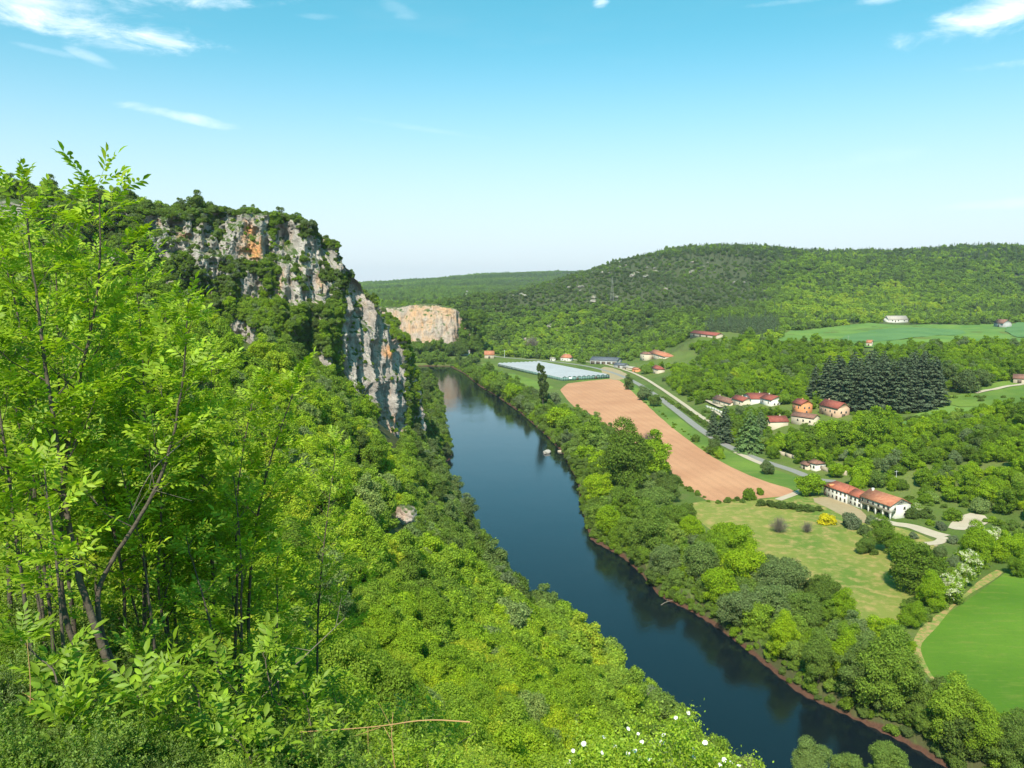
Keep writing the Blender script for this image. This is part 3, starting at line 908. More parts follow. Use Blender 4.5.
def soil(kk):
    p = pos(kk)
    a0 = np.array(G(575, 395, 4)[:2]); a1 = np.array(G(745, 493, 4)[:2]); d = a1 - a0
    ang = math.atan2(d[1], d[0])
    q = kk.mapping(p, rot=(0, 0, -ang))
    wv = kk.n('ShaderNodeTexWave', wave_type='BANDS', bands_direction='Y'); kk.l(q, wv.inputs[0])
    wv.inputs['Scale'].default_value = 0.052; wv.inputs['Distortion'].default_value = 1.2; wv.inputs['Detail'].default_value = 3; wv.inputs['Detail Scale'].default_value = 0.6
    w2 = kk.n('ShaderNodeTexWave', wave_type='BANDS', bands_direction='Y'); kk.l(q, w2.inputs[0])
    w2.inputs['Scale'].default_value = 0.32; w2.inputs['Distortion'].default_value = 2.0; w2.inputs['Detail'].default_value = 2
    n1 = kk.noise(p, 0.03, 5); n2 = kk.noise(p, 0.9, 4, 0.7)
    c = kk.mix(kk.mr(n1, 0.35, 0.65), (0.45, 0.215, 0.12), (0.54, 0.275, 0.155))
    c = kk.mix(kk.mr(wv.outputs['Fac'], 0.15, 0.55, 0.16, 0.0), c, (0.30, 0.15, 0.085))
    c = kk.mix(kk.mr(w2.outputs['Fac'], 0.1, 0.6, 0.22, 0.0), c, (0.27, 0.13, 0.075))
    c = kk.mix(kk.mr(n2, 0.4, 0.8, 0, 0.4), c, (0.30, 0.16, 0.09))
    return c, n2
M_SOIL = principled('ploughed_soil', None, 0.95, 0.1, (0.5, 0.2), soil)


def dry(kk):
    p = pos(kk); n1 = kk.noise(kk.mapping(p, scale=(1, .45, 1), rot=(0, 0, .5)), 0.035, 6, 0.6); n2 = kk.noise(p, 0.22, 5, 0.7); n3 = kk.noise(p, 2.2, 4, 0.7)
    c = kk.mix(kk.mr(n1, 0.36, 0.56), (0.115, 0.175, 0.028), (0.20, 0.215, 0.045))
    c = kk.mix(kk.mr(n2, 0.47, 0.66, 0, 0.8), c, (0.40, 0.27, 0.11))
    c = kk.mix(kk.mr(n3, 0.5, 0.8, 0, 0.5), c, (0.10, 0.13, 0.03))
    return c, n3
M_DRY = principled('dry_meadow', None, 0.95, 0.1, (0.6, 0.25), dry)


def lush(a, b, c_):
    def fn(kk):
        p = pos(kk); n1 = kk.noise(p, 0.02, 5); n2 = kk.noise(kk.mapping(p, scale=(.3, 1.5, 1), rot=(0, 0, 0.9)), 0.35, 5, 0.7); n3 = kk.noise(p, 1.6, 4, 0.7)
        c = kk.mix(kk.mr(n1, 0.4, 0.62), a, b)
        c = kk.mix(kk.mr(n2, 0.52, 0.8, 0, 0.6), c, c_)
        c = kk.mix(kk.mr(n3, 0.45, 0.8, 0, 0.35), c, (0.05, 0.09, 0.02))
        return c, n3
    return fn
M_CROP = principled('green_crop', None, 0.95, 0.1, (0.5, 0.2), lush((0.070, 0.150, 0.012), (0.105, 0.195, 0.018), (0.22, 0.215, 0.05)))
M_VERGE = principled('road_verge', None, 0.95, 0.1, (0.5, 0.2), lush((0.085, 0.15, 0.025), (0.15, 0.22, 0.035), (0.26, 0.23, 0.08)))
M_UP = principled('upland_grass', None, 0.95, 0.1, (0.3, 0.2), lush((0.10, 0.185, 0.04), (0.15, 0.235, 0.045), (0.24, 0.27, 0.07)))
M_UP2 = principled('upland_crop', None, 0.95, 0.1, (0.3, 0.2), lush((0.09, 0.175, 0.06), (0.12, 0.21, 0.07), (0.14, 0.23, 0.07)))
M_DIRT = principled('pale_dirt', None, 0.95, 0.1, (0.5, 0.1), lambda kk: (kk.mix(kk.noise(pos(kk), 0.25, 5, 0.7), (0.26, 0.18, 0.09), (0.40, 0.31, 0.20)), kk.noise(pos(kk), 2.0, 4)))
M_TRACK = principled('worn_track', None, 0.95, 0.1, (0.5, 0.1), lambda kk: (kk.mix(kk.mr(kk.noise(pos(kk), 0.45, 6, 0.75), 0.42, 0.56), kk.mix(kk.noise(pos(kk), 0.9, 4, .7), (0.30, 0.18, 0.07), (0.44, 0.30, 0.14)), (0.15, 0.21, 0.04)), kk.noise(pos(kk), 2.0, 4)))
M_GRAVEL = principled('pale_gravel', None, 0.95, 0.1, (0.5, 0.1), lambda kk: (kk.mix(kk.noise(pos(kk), 0.3, 5, 0.7), (0.36, 0.28, 0.20), (0.52, 0.43, 0.33)), kk.noise(pos(kk), 2.0, 4)))
M_ASPH = principled('worn_asphalt', None, 0.9, 0.2, (0.3, 0.05), lambda kk: (kk.mix(kk.noise(pos(kk), 0.12, 5, 0.7), (0.19, 0.175, 0.155), (0.28, 0.26, 0.235)), kk.noise(pos(kk), 3.0, 4)))

drape('road_verge', g4((596, 371), (622, 376), (645, 392), (672, 412), (705, 438), (740, 457), (790, 474), (818, 486), (800, 500), (770, 500), (690, 480), (640, 440), (600, 400), (570, 384)), 0.03, M_VERGE, 16, 2)
FIELD1 = g4((556, 385), (600, 379.5), (618, 379), (626, 386), (641, 400), (663, 420), (690, 442), (722, 463), (760, 480), (798, 491), (793, 496), (750, 499.5), (712, 503), (692, 491), (668, 473), (634, 452), (602, 430), (574, 408))
drape('ploughed_field', FIELD1, 0.07, M_SOIL, 16, 1.0)
MEADOW = g4((690, 502), (745, 500), (800, 498), (822, 495), (842, 506), (862, 518), (905, 530), (945, 545), (925, 575), (908, 612), (880, 648), (858, 640), (838, 612), (800, 585), (772, 565), (738, 545), (706, 528), (688, 512))
drape('dry_meadow', MEADOW, 0.05, M_DRY, 14, 2.0)
CROP = g4((917, 640), (942, 618), (985, 586), (1032, 556), (1130, 600), (1250, 700), (1200, 800), (1100, 775), (1030, 733), (985, 709), (944, 688), (924, 668))
drape('crop_field', CROP, 0.05, M_CROP, 14, 1.0)
EDGE = g4((1000, 571), (975, 588), (946, 611), (924, 632), (914, 648), (922, 668), (944, 690), (985, 712), (1035, 738), (1110, 775))
road('field_track', EDGE, lambda t: 2.4 + 1.6 * np.sin(t * 23) * np.sin(t * 7), 0.09, M_TRACK)
MAIN = g4((462, 352), (500, 357.5), (545, 360.5), (585, 365.5), (610, 371.5), (632, 380), (655, 394.5), (678, 412), (702, 431), (730, 448), (762, 461), (795, 471), (812, 479), (835, 482))
_, main_c = road('road', MAIN, 6.4, 0.12, M_ASPH)
RAIL = g4((498, 354.5), (550, 357.5), (590, 362), (615, 366.5), (636, 374), (655, 385), (680, 402), (706, 421), (730, 434), (752, 441))
_, rail_c = road('gravel_path', RAIL, 4.2, 0.3, M_GRAVEL)
road('lay_by', g4((736, 452), (752, 460), (770, 467)), 4.5, 0.17, M_GRAVEL)
road('field_entrance', g4((778, 500), (800, 492), (812, 484)), 4.0, 0.16, M_GRAVEL)
drape('yard', g4((600, 366), (618, 369), (632, 377), (615, 381), (603, 376)), 0.10, M_DIRT, 8, 1)
drape('bare_patch', g4((810, 499), (828, 496), (846, 502), (866, 513), (872, 524), (852, 522), (832, 511)), 0.10, M_DIRT, 8, 2)
road('drive', g4((872, 517), (892, 524), (912, 526), (930, 533), (944, 537)), lambda t: 4.5 + 5 * t, 0.14, M_GRAVEL)
road('drive', g4((944, 537), (940, 543), (926, 544)), 4.0, 0.18, M_GRAVEL)
drape('car_park', g4((946, 527), (964, 513), (992, 521), (980, 529), (958, 531)), 0.18, M_GRAVEL, 8, 1)
road('garden_path', g4((936, 545), (942, 553), (934, 568)), 2.2, 0.14, M_DIRT)
drape('lawn', g4((505, 372), (522, 376), (548, 385), (556, 388), (540, 391), (510, 378)), 0.08, M_VERGE, 10, 1)
drape('lawn', g4((480, 363), (492, 364), (500, 370), (490, 372)), 0.08, M_VERGE, 10, 1)
# upland fields behind the village
UPF = [gh((778, 345), (782, 331), (830, 327), (905, 325), (985, 325), (1040, 323), (1040, 345), (950, 347), (860, 349))]
drape('upland_field', UPF[0], 0.5, M_UP, 30, 4)
drape('upland_field', gh((838, 342), (848, 334), (930, 328), (975, 332), (940, 336), (885, 342)), 0.9, M_UP2, 25, 3)
drape('upland_field', gh((1004, 338), (1006, 324), (1050, 321), (1060, 337)), 0.9, M_UP2, 25, 3)
UPF.append(gh((940, 397), (1024, 380), (1060, 384), (1060, 412), (1000, 408), (950, 408)))
drape('pasture', UPF[1], 0.5, M_VERGE, 16, 3)
UPF.append(gh((905, 418), (950, 402), (1000, 408), (960, 418), (900, 428)))
drape('pasture', UPF[2], 0.4, M_UP, 16, 3)
lane_px = gh((975, 394), (990, 391), (1005, 388), (1030, 384))
road('lane', lane_px, 4.5, 0.8, M_GRAVEL)
road('village_lane', gh((694, 392), (700, 399), (712, 404), (722, 409)), 4.0, 0.5, M_GRAVEL)
road('village_lane', gh((712, 411), (718, 414), (724, 419)), 3.0, 0.5, M_GRAVEL)


# ------------------------------------------------------------------ buildings
def plaster(name, col, var=0.2):
    lo = tuple(c * (1 - var) for c in col)
    return principled(name, None, 0.9, 0.15, (0.3, 0.04), lambda kk: (kk.mix(kk.noise(pos(kk), 0.6, 5, 0.7), lo, col), kk.noise(pos(kk), 4.0, 4)))


def tiles(name, a, b):
    def fn(kk):
        tcn = kk.n('ShaderNodeTexCoord').outputs['Object']
        wv = kk.n('ShaderNodeTexWave', wave_type='BANDS', bands_direction='X'); kk.l(tcn, wv.inputs[0]); wv.inputs['Scale'].default_value = 1.1
        n1 = kk.noise(tcn, 0.5, 5, 0.7); n2 = kk.noise(tcn, 3.5, 3, 0.7)
        c = kk.mix(kk.mr(n1, 0.35, 0.65), a, b)
        c = kk.mix(kk.mr(n2, 0.5, 0.8, 0, 0.5), c, tuple(q * .5 for q in a))
        return c, wv.outputs['Fac']
    return principled(name, None, 0.85, 0.2, (0.5, 0.08), fn)


M_WHITE = plaster('white_render', (0.66, 0.61, 0.53)); M_CREAM = plaster('cream_render', (0.56, 0.46, 0.34)); M_ORANGE = plaster('orange_render', (0.68, 0.27, 0.12))
M_APRICOT = plaster('apricot_render', (0.58, 0.37, 0.25)); M_STONE = plaster('pale_stone', (0.52, 0.42, 0.31), 0.4); M_GREYW = plaster('grey_wall', (0.40, 0.38, 0.36), 0.3)
T_RED = tiles('red_tiles', (0.34, 0.095, 0.06), (0.45, 0.15, 0.09)); T_DARK = tiles('brown_tiles', (0.20, 0.095, 0.07), (0.30, 0.15, 0.11)); T_BRICK = tiles('deep_red_tiles', (0.24, 0.062, 0.048), (0.34, 0.10, 0.072))
T_SLATE = tiles('slate', (0.085, 0.09, 0.11), (0.15, 0.155, 0.18)); T_PALE = tiles('weathered_sheet', (0.34, 0.28, 0.24), (0.50, 0.42, 0.36)); T_ORANGE = tiles('orange_tiles', (0.38, 0.13, 0.075), (0.50, 0.21, 0.12))
M_PANE = principled('window_glass', (0.025, 0.03, 0.035), 0.12, 0.6)
M_FRAME = principled('painted_wood', (0.42, 0.36, 0.30), 0.7, 0.3)
M_DOOR = principled('dark_door', (0.10, 0.07, 0.05), 0.7, 0.3)
HOUSES = []


def box_vf(x0, x1, y0, y1, z0, z1):
    v = np.array([(x0, y0, z0), (x1, y0, z0), (x1, y1, z0), (x0, y1, z0), (x0, y0, z1), (x1, y0, z1), (x1, y1, z1), (x0, y1, z1)], float)
    f = np.array([(3, 2, 1, 0), (4, 5, 6, 7), (0, 1, 5, 4), (1, 2, 6, 5), (2, 3, 7, 6), (3, 0, 4, 7)])
    return v, f


def add_box(b, *a, m_=0): b.add(*box_vf(*a), m_)


def wall_block(L, D, h, rise, ridge='x', x0=0.0, y0=0.0, base=-4.0, top_add=0.0):
    """walls with their gable triangles"""
    v, f = box_vf(x0, x0 + L, y0, y0 + D, base, h + top_add)
    b = Buf(); b.add(v, f)
    if rise:
        if ridge == 'x':
            for xx, s_ in ((x0 + 0.0, 1), (x0 + L - .25, -1)):
                b.add(*prism([(xx, y0, h - .01), (xx, y0 + D, h - .01), (xx, y0 + D / 2, h + rise - .15)], (0.25, 0, 0)))
        else:
            for yy in (y0, y0 + D - .25):
                b.add(*prism([(x0, yy, h - .01), (x0 + L, yy, h - .01), (x0 + L / 2, yy, h + rise - .15)], (0, 0.25, 0)))
    return b


def prism(tri, d):
    a = np.array(tri, float); n = len(a); v = np.vstack([a, a + np.array(d)])
    quads = np.array([(i, (i + 1) % n, (i + 1) % n + n, i + n) for i in range(n)])
    # caps as quads with a repeated middle vertex: insert an edge mid-point
    m0 = (a[0] + a[1]) / 2; v = np.vstack([v, m0, m0 + np.array(d)])
    caps = np.array([(0, 2 * n, 1, 2), (n, n + 2, n + 1, 2 * n + 1)]) if n == 3 else np.array([(0, 1, 2, 3), (n + 3, n + 2, n + 1, n)])
    return v, np.vstack([quads, caps])


def slab(b, q, t=0.22, m_=0):
    q = np.array(q, float); n = np.cross(q[1] - q[0], q[3] - q[0]); n /= np.linalg.norm(n); n = n if n[2] > 0 else -n
    v = np.vstack([q, q + n * t]); f = np.array([(0, 1, 2, 3), (7, 6, 5, 4), (0, 4, 5, 1), (1, 5, 6, 2), (2, 6, 7, 3), (3, 7, 4, 0)])
    b.add(v, f, m_)


def roof_block(L, D, h, rise, ridge='x', hip=0.0, ov=0.5, x0=0.0, y0=0.0):
    b = Buf()
    if ridge == 'y':
        r = roof_block(D, L, h, rise, 'x', hip, ov)
        for v, f, m_ in zip(r.v, r.f, r.m):
            b.add(np.stack([x0 + L - v[:, 1], y0 + v[:, 0], v[:, 2]], 1), f - f.min(), 0)
        return b
    s_ = rise / (D / 2); zb = h - ov * s_
    A, B_ = x0 - ov, x0 + L + ov
    ra, rb = (x0 + hip, x0 + L - hip) if hip else (A, B_)
    ym = y0 + D / 2; zr = h + rise
    slab(b, [(A, y0 - ov, zb), (B_, y0 - ov, zb), (rb, ym, zr), (ra, ym, zr)])
    slab(b, [(A, y0 + D + ov, zb), (B_, y0 + D + ov, zb), (rb, ym, zr), (ra, ym, zr)])
    if hip:
        slab(b, [(A, y0 - ov, zb), (ra, ym, zr), (ra, ym + .02, zr), (A, y0 + D + ov, zb)])
        slab(b, [(B_, y0 - ov, zb), (rb, ym, zr), (rb, ym + .02, zr), (B_, y0 + D + ov, zb)])
    return b


def window(root, face, a, z, w, h, L, D, name='window', x0=0.0, y0=0.0, shutters=True):
    """an opening on one wall: its frame, and its pane as a sub-part"""
    def put(b, p0, p1, q0, q1, d0, d1):
        if face == 'front': add_box(b, x0 + p0, x0 + p1, y0 - d1, y0 - d0, q0, q1)
        elif face == 'right': add_box(b, x0 + L + d0, x0 + L + d1, y0 + p0, y0 + p1, q0, q1)
        elif face == 'left': add_box(b, x0 - d1, x0 - d0, y0 + p0, y0 + p1, q0, q1)
    f = Buf()
    t = 0.13
    put(f, a - t, a, z - t, z + h + t, 0.0, 0.1); put(f, a + w, a + w + t, z - t, z + h + t, 0.0, 0.1)
    put(f, a, a + w, z - t, z, 0.0, 0.12); put(f, a, a + w, z + h, z + h + t, 0.0, 0.1)
    fo = link(name, f.mesh(name, [M_DOOR if name == 'door' else M_FRAME]), root)
    pbuf = Buf(); put(pbuf, a, a + w, z, z + h, 0.0, 0.04)
    link('panel' if name == 'door' else 'pane', pbuf.mesh('pane', [M_DOOR if name == 'door' else M_PANE]), fo)


def house(name, A, B, D, h, rise, wallm, roofm, label, cat='house', ridge='x', hip=0.0, wins=(), chim=(), z=None, lift=0.0, group=None):
    pa, pb = (hit(*A), hit(*B)) if z is None else (G(*A, z), G(*B, z))
    z0 = (min(pa[2], pb[2]) if z is None else z) + lift; h *= 1.12; rise *= 1.25
    d = (pb - pa)[:2]; L = float(np.linalg.norm(d))
    root = thing(name, None, label, cat, (pa[0], pa[1], z0), math.atan2(d[1], d[0]), group)
    link('wall', wall_block(L, D, h, rise if not hip else 0, ridge).mesh('wall', [wallm]), root)
    r = link('roof', roof_block(L, D, h, rise, ridge, hip).mesh('roof', [roofm]), root)
    for (cx, cy) in chim:
        b = Buf(); top = h + rise + 0.9
        add_box(b, cx * L - .35, cx * L + .35, cy * D - .3, cy * D + .3, h + .1, top); add_box(b, cx * L - .42, cx * L + .42, cy * D - .37, cy * D + .37, top, top + .15)
        link('chimney', b.mesh('chimney', [wallm]), r)
    for w_ in wins:
        face, a, zz, ww, hh = w_[:5]
        window(root, face, a * (L if face == 'front' else D) - ww / 2, zz, ww, hh, L, D, w_[5] if len(w_) > 5 else 'window')
    mid = (pa + pb)[:2] / 2 + np.array([-d[1], d[0]]) / L * D / 2
    HOUSES.append((mid[0], mid[1], max(L, D) * .62, z0, h + rise))
    return root, L


def wrow(face, xs, z, w=1.1, h=1.4, nm='window'): return [(face, x, z, w, h, nm) for x in xs]


# --- the long white building: three blocks, arcade under the right wing
pa = G(823.3, 495.5, 4.0); pb = G(890, 519.5, 4.0)
d = (pb - pa)[:2]; LL = float(np.linalg.norm(d))
root = thing('long_house', None, 'long white house with three red tiled roofs and a pillared arcade under its right wing', 'house', (pa[0], pa[1], 4.0), math.atan2(d[1], d[0]))
s1, s2 = LL * 0.37, LL * 0.58
h1, h2, h3 = 5.6, 5.1, 6.3
HOUSES.append(((pa[0] + pb[0]) / 2 + 5, (pa[1] + pb[1]) / 2, LL * .55, 4.0, 9))
lw_ = link('wall', wall_block(s1, 9.5, h1, 0, 'x').mesh('wall', [M_WHITE]), root)
link('wall', wall_block(s2 - s1 - .02, 8.6, h2, 1.8, 'x', s1 + .01, .5).mesh('wall', [M_WHITE]), root)
b = wall_block(LL - s2, 8.6, h3, 2.6, 'x', s2, 3.0)             # back block of the right wing
add_box(b, s2, LL, 0.0, 3.0 - .01, 2.9, h3)                      # upper floor carried over the arcade
link('wall', b.mesh('wall', [M_WHITE]), root)
rf = link('roof', roof_block(s1, 9.5, h1, 2.3, 'x', 3.4).mesh('roof', [T_RED]), root)
bb = Buf(); add_box(bb, 3.6, 5.2, -.25, 3.4, h1 + .2, h1 + 1.3); link('dormer', bb.mesh('dormer', [M_ORANGE]), rf)
link('roof', roof_block(s2 - s1 - 1.1, 8.6, h2 + .12, 1.9, 'x', 0, .5, s1 + .55, .5).mesh('roof', [T_RED]), root)
# main roof of right wing (spans the arcade as well)
D3 = 11.6
rf3 = link('roof', roof_block(LL - s2, D3, h3 + .1, 2.9, 'x', 0, .55, s2, 0).mesh('roof', [T_ORANGE]), root)
bb = Buf(); bb.add(*prism([(LL - .3, 0, h3 - .02), (LL - .3, D3, h3 - .02), (LL - .3, D3 / 2, h3 + 2.75)], (0.3, 0, 0)))
link('gable', bb.mesh('gable', [M_WHITE]), root)
bb = Buf(); bb.add(*prism([(s2, 0, h3 - .02), (s2, D3, h3 - .02), (s2, D3 / 2, h3 + 2.75)], (0.3, 0, 0))); link('gable', bb.mesh('gable', [M_WHITE]), root)
for cx in (s2 + 2.0,):
    bb = Buf(); add_box(bb, cx - .5, cx + .5, 4.6, 5.5, h3 + 1.5, h3 + 4.0); link('chimney', bb.mesh('chimney', [M_WHITE]), rf3)
for i in range(5):
    x = s2 + .3 + (LL - s2 - .6) * i / 4
    bb = Buf(); add_box(bb, x - .3, x + .3, 0.02, .62, -1, 2.92); add_box(bb, x - .4, x + .4, -.05, .7, 2.55, 2.88); link('pillar', bb.mesh('pillar', [M_WHITE]), root)
for x in (.05, .22, .38, .55, .72, .9):
    window(root, 'front', x * s1, 3.5, .95, 1.35, s1, 9.5); window(root, 'front', x * s1, .6, .95, 1.5, s1, 9.5, 'door' if x in (.05, .55) else 'window')
for x in (.2, .5, .8): window(root, 'front', s1 + x * (s2 - s1), 3.0, 1.2, 1.3, s2 - s1, 8, y0=.5); window(root, 'front', s1 + x * (s2 - s1), .7, 1.1, 1.3, s2 - s1, 8, y0=.5)
for x in (.06, .24, .42, .6, .78, .92): window(root, 'front', s2 + x * (LL - s2) - .5, 3.9, 1.2, 1.5, 1, 1)
for x in (.2, .45, .7): window(root, 'front', s2 + x * (LL - s2) - .5, .3, 1.6, 2.0, 1, 1, y0=3.0)
for y, z in ((2.0, 4.0), (7.5, 4.0), (7.8, 1.0), (5.3, 7.2)): window(root, 'right', y, z, 1.0, 1.2 if z < 6 else .8, LL, D3)
bb = Buf()
for i in range(24): add_box(bb, s2 + .3 + i * (LL - s2 - .6) / 23 - .03, s2 + .3 + i * (LL - s2 - .6) / 23 + .03, -.12, -.06, 3.0, 3.95)
add_box(bb, s2, LL, -.14, -.04, 3.95, 4.03); link('balcony_railing', bb.mesh('railing', [M_FRAME]), root)

# --- the rest of the village
house('village_house', (808, 469.5), (816, 472), 7.5, 4.0, 1.5, M_WHITE, T_DARK, 'small white house with a brown roof at the end of the long garden wall', hip=1.5, wins=wrow('front', (.3, .7), 1.6) + wrow('right', (.5,), 1.6), chim=[(.3, .5)])
house('lean_to', (800.5, 468.5), (807.5, 470.5), 5, 2.6, .9, M_CREAM, T_DARK, 'low cream outbuilding joined to the left of the small brown roofed house', 'outbuilding', wins=wrow('front', (.5,), .2, 1.2, 1.9, 'door'))
house('village_house', (819, 413.8), (837.5, 418.6), 9.5, 6.2, 2.9, M_APRICOT, T_BRICK, 'cream and orange house with a long dark red roof standing in front of the cedars', wins=wrow('front', (.12, .35, .6, .85), 3.2) + wrow('front', (.2, .7), .3, 1.1, 2.0, 'door') + wrow('right', (.3, .7), 3.2) + wrow('right', (.5,), .1, 2.6, 2.4, 'door'), chim=[(.2, .5)])
house('village_house', (792, 413), (801, 415), 9.0, 7.0, 2.2, M_ORANGE, T_BRICK, 'tall orange rendered house with a dark red roof behind the cream annexe', wins=wrow('front', (.3, .7), 4.5) + wrow('right', (.3, .7), 4.5) + wrow('right', (.5,), 1.5), chim=[(.5, .5)])
house('annexe', (791, 424.5), (813, 426.5), 8.0, 5.4, 1.7, M_CREAM, T_DARK, 'cream annexe with a brown roof in front of the tall orange house', 'house', wins=wrow('front', (.3, .55, .85), 2.8) + wrow('front', (.7,), .1, 1.1, 2.0, 'door'))
house('village_house', (763.5, 428), (770, 431.5), 13.0, 6.0, 2.4, M_CREAM, T_BRICK, 'pale house with a steep dark red roof among the garden trees', ridge='y', wins=wrow('front', (.5,), 3.4) + wrow('front', (.5,), .1, 1.2, 2.1, 'door'), chim=[(.5, .7)])
house('village_house', (743.5, 402), (751, 405.5), 16, 5.2, 2.6, M_WHITE, T_BRICK, 'white house with a red roof and bright gable in the middle of the village row', ridge='y', wins=wrow('front', (.3, .7), 2.8) + wrow('front', (.5,), 5.2, .8, .9), chim=[(.5, .6)])
house('village_house', (760, 404.5), (771, 407), 12, 4.6, 2.3, M_WHITE, T_BRICK, 'white house with a red roof at the right end of the village row', wins=wrow('front', (.25, .75), 2.2) + wrow('right', (.25, .5, .75), 1.4) , chim=[(.2, .5)])
house('village_house', (731.5, 405), (743, 406.5), 8.5, 5.2, 2.0, M_CREAM, T_BRICK, 'narrow cream house with a deep red roof between the brown roofed and the white house', wins=wrow('front', (.3, .7), 2.8), chim=[(.5, .5)])
house('village_house', (712.5, 404.5), (730.5, 406), 8.5, 4.8, 2.2, M_CREAM, T_DARK, 'long cream house with a greyish brown roof at the left end of the village row', wins=wrow('front', (.15, .4, .65, .88), 2.6) + wrow('front', (.27,), .1, 1.0, 2.0, 'door'), chim=[(.15, .5), (.8, .5)])
house('manor_house', (648.5, 358.5), (665, 359.5), 13, 7.2, 3.0, M_CREAM, T_ORANGE, 'large cream house with a hipped orange roof below the wooded hill', hip=6, wins=wrow('front', (.15, .38, .62, .85), 4.6, 1.3, 1.8) + wrow('front', (.15, .38, .85), 1.2, 1.3, 1.8) + wrow('front', (.62,), .2, 1.4, 2.4, 'door'), chim=[(.3, .5), (.7, .5)])
house('tower_house', (640, 360.5), (647, 360.8), 9, 8.6, 2.0, M_CREAM, T_DARK, 'square cream tower with a low brown roof left of the large hipped house', hip=3.5, wins=wrow('front', (.5,), 5.4, 1.2, 1.7) + wrow('front', (.5,), 1.6, 1.2, 1.7))
house('village_house', (651.5, 373), (658, 374), 8, 6.0, 2.4, M_CREAM, T_BRICK, 'little pinkish cottage with a dark red roof by the gravel path bend', hip=2, wins=wrow('front', (.3, .7), 3.2) + wrow('front', (.5,), .2, 1.1, 2.0, 'door'))
house('barn', (590, 364), (617, 364.5), 20, 5.0, 3.0, M_GREYW, T_SLATE, 'long open barn with a dark slate blue roof behind the greenhouse', 'barn', wins=wrow('front', (.1, .3, .5, .7, .9), .2, 5.0, 3.6, 'door'))
house('shed', (613.5, 367.5), (624, 368.5), 10, 3.4, 1.8, M_GREYW, T_SLATE, 'small grey shed at the right end of the slate blue barn', 'shed', wins=wrow('front', (.5,), .1, 3.0, 2.6, 'door'))
house('shed', (622.5, 369.3), (632, 370), 9, 2.6, 1.0, M_STONE, T_PALE, 'low pale roofed shed between the grey shed and the orange hut', 'shed', wins=wrow('front', (.3,), .1, 2.0, 2.1, 'door'))
house('hut', (632, 372), (637.5, 372.3), 6, 3.4, 1.2, M_ORANGE, T_ORANGE, 'small orange brown hut beside the gravel path', 'hut', wins=wrow('front', (.5,), .1, 1.2, 2.0, 'door'))
house('farmhouse', (560.5, 361), (569.5, 361.5), 9, 4.6, 3.6, M_WHITE, T_ORANGE, 'little white farmhouse with an orange roof behind the greenhouse', hip=3, wins=wrow('front', (.25, .75), 1.6) + wrow('front', (.5,), .1, 1.1, 2.1, 'door'), chim=[(.4, .5)])
house('hut', (550, 360.8), (553.5, 361), 5, 2.8, 1.0, M_WHITE, T_PALE, 'tiny white hut left of the little orange roofed farmhouse', 'hut', wins=wrow('front', (.5,), .1, 1.0, 2.0, 'door'))
house('barn', (484.5, 358.5), (494, 358.8), 9, 5.0, 4.2, M_STONE, T_ORANGE, 'brownish stone barn with a steep faded roof at the foot of the wooded hill', 'barn', wins=wrow('front', (.5,), .1, 2.6, 3.2, 'door'))
house('riverside_house', (451, 355.3), (469, 355.6), 9, 4.4, 2.2, M_WHITE, T_PALE, 'long low white house at the foot of the orange cliff', wins=wrow('front', (.15, .4, .65, .9), 1.6) + wrow('front', (.27,), .1, 1.1, 2.1, 'door'))
house('farmhouse', (888.5, 322.5), (908, 323), 14, 3.6, 5.0, M_WHITE, T_PALE, 'white farm with a very pale roof at the edge of the upland fields', wins=wrow('front', (.2, .5, .8), 1.6, 1.6, 1.6) + wrow('front', (.35,), .1, 1.4, 2.4, 'door'), lift=1.0)
house('barn', (993.5, 327), (1003, 328), 12, 5.5, 4.5, M_GREYW, T_DARK, 'grey stone barn standing alone in the upland field', 'barn', wins=wrow('front', (.5,), .1, 3.0, 3.6, 'door'), lift=.5)
house('hut', (866, 346.5), (871, 347), 6, 3.6, 2.0, M_CREAM, T_ORANGE, 'small pinkish hut on the near edge of the upland field', 'hut', wins=wrow('front', (.5,), .1, 1.4, 2.2, 'door'), lift=.5)
house('barn', (1013, 384), (1034, 384.5), 10, 3.6, 2.2, M_STONE, T_DARK, 'low brown barn at the right end of the country lane', 'barn', wins=wrow('front', (.3, .7), .1, 2.4, 2.6, 'door'))
house('barn', (690, 339.5), (716, 339.5), 12, 3.4, 2.6, M_STONE, T_BRICK, 'long low barn with a reddish brown roof under the hillside pines', 'barn', wins=wrow('front', (.15, .4, .65, .9), .1, 3.4, 2.4, 'door'), lift=5)
house('cottage', (927, 397.5), (932, 398), 6, 5.0, 1.6, M_CREAM, T_ORANGE, 'tiny cream cottage just right of the cedar stand', wins=wrow('front', (.5,), 2.8, .9, 1.1))

# --- garden walls, poles, greenhouse
def lowwall(line, hgt, th, label, m_=M_STONE):
    c = densify(line, 6, 0, False); zz = ground(c[:, 0], c[:, 1]); b = Buf()
    for i in range(len(c) - 1):
        a, e = c[i], c[i + 1]; t = (e - a) / np.linalg.norm(e - a); nn = np.array([-t[1], t[0]]) * th / 2
        z0 = min(zz[i], zz[i + 1]) - 1; z1, z2 = zz[i] + hgt, zz[i + 1] + hgt
        v = [(*(a - nn), z0), (*(e - nn), z0), (*(e + nn), z0), (*(a + nn), z0), (*(a - nn), z1), (*(e - nn), z2), (*(e + nn), z2), (*(a + nn), z1)]
        b.add(np.array(v), box_vf(0, 1, 0, 1, 0, 1)[1])
    o = thing('garden_wall', b.mesh('garden_wall', [m_]), label, 'wall')
lowwall(gh((769, 452), (785, 456), (799, 461)), 2.2, .5, 'long pinkish garden wall running up to the low cream outbuilding')
lowwall(gh((819, 470), (833, 474), (847, 476)), 2.4, .6, 'stone terrace wall to the right of the small brown roofed house')
lowwall(gh((690, 386), (700, 392), (713, 399)), 2.0, .5, 'pale wall climbing beside the village lane')
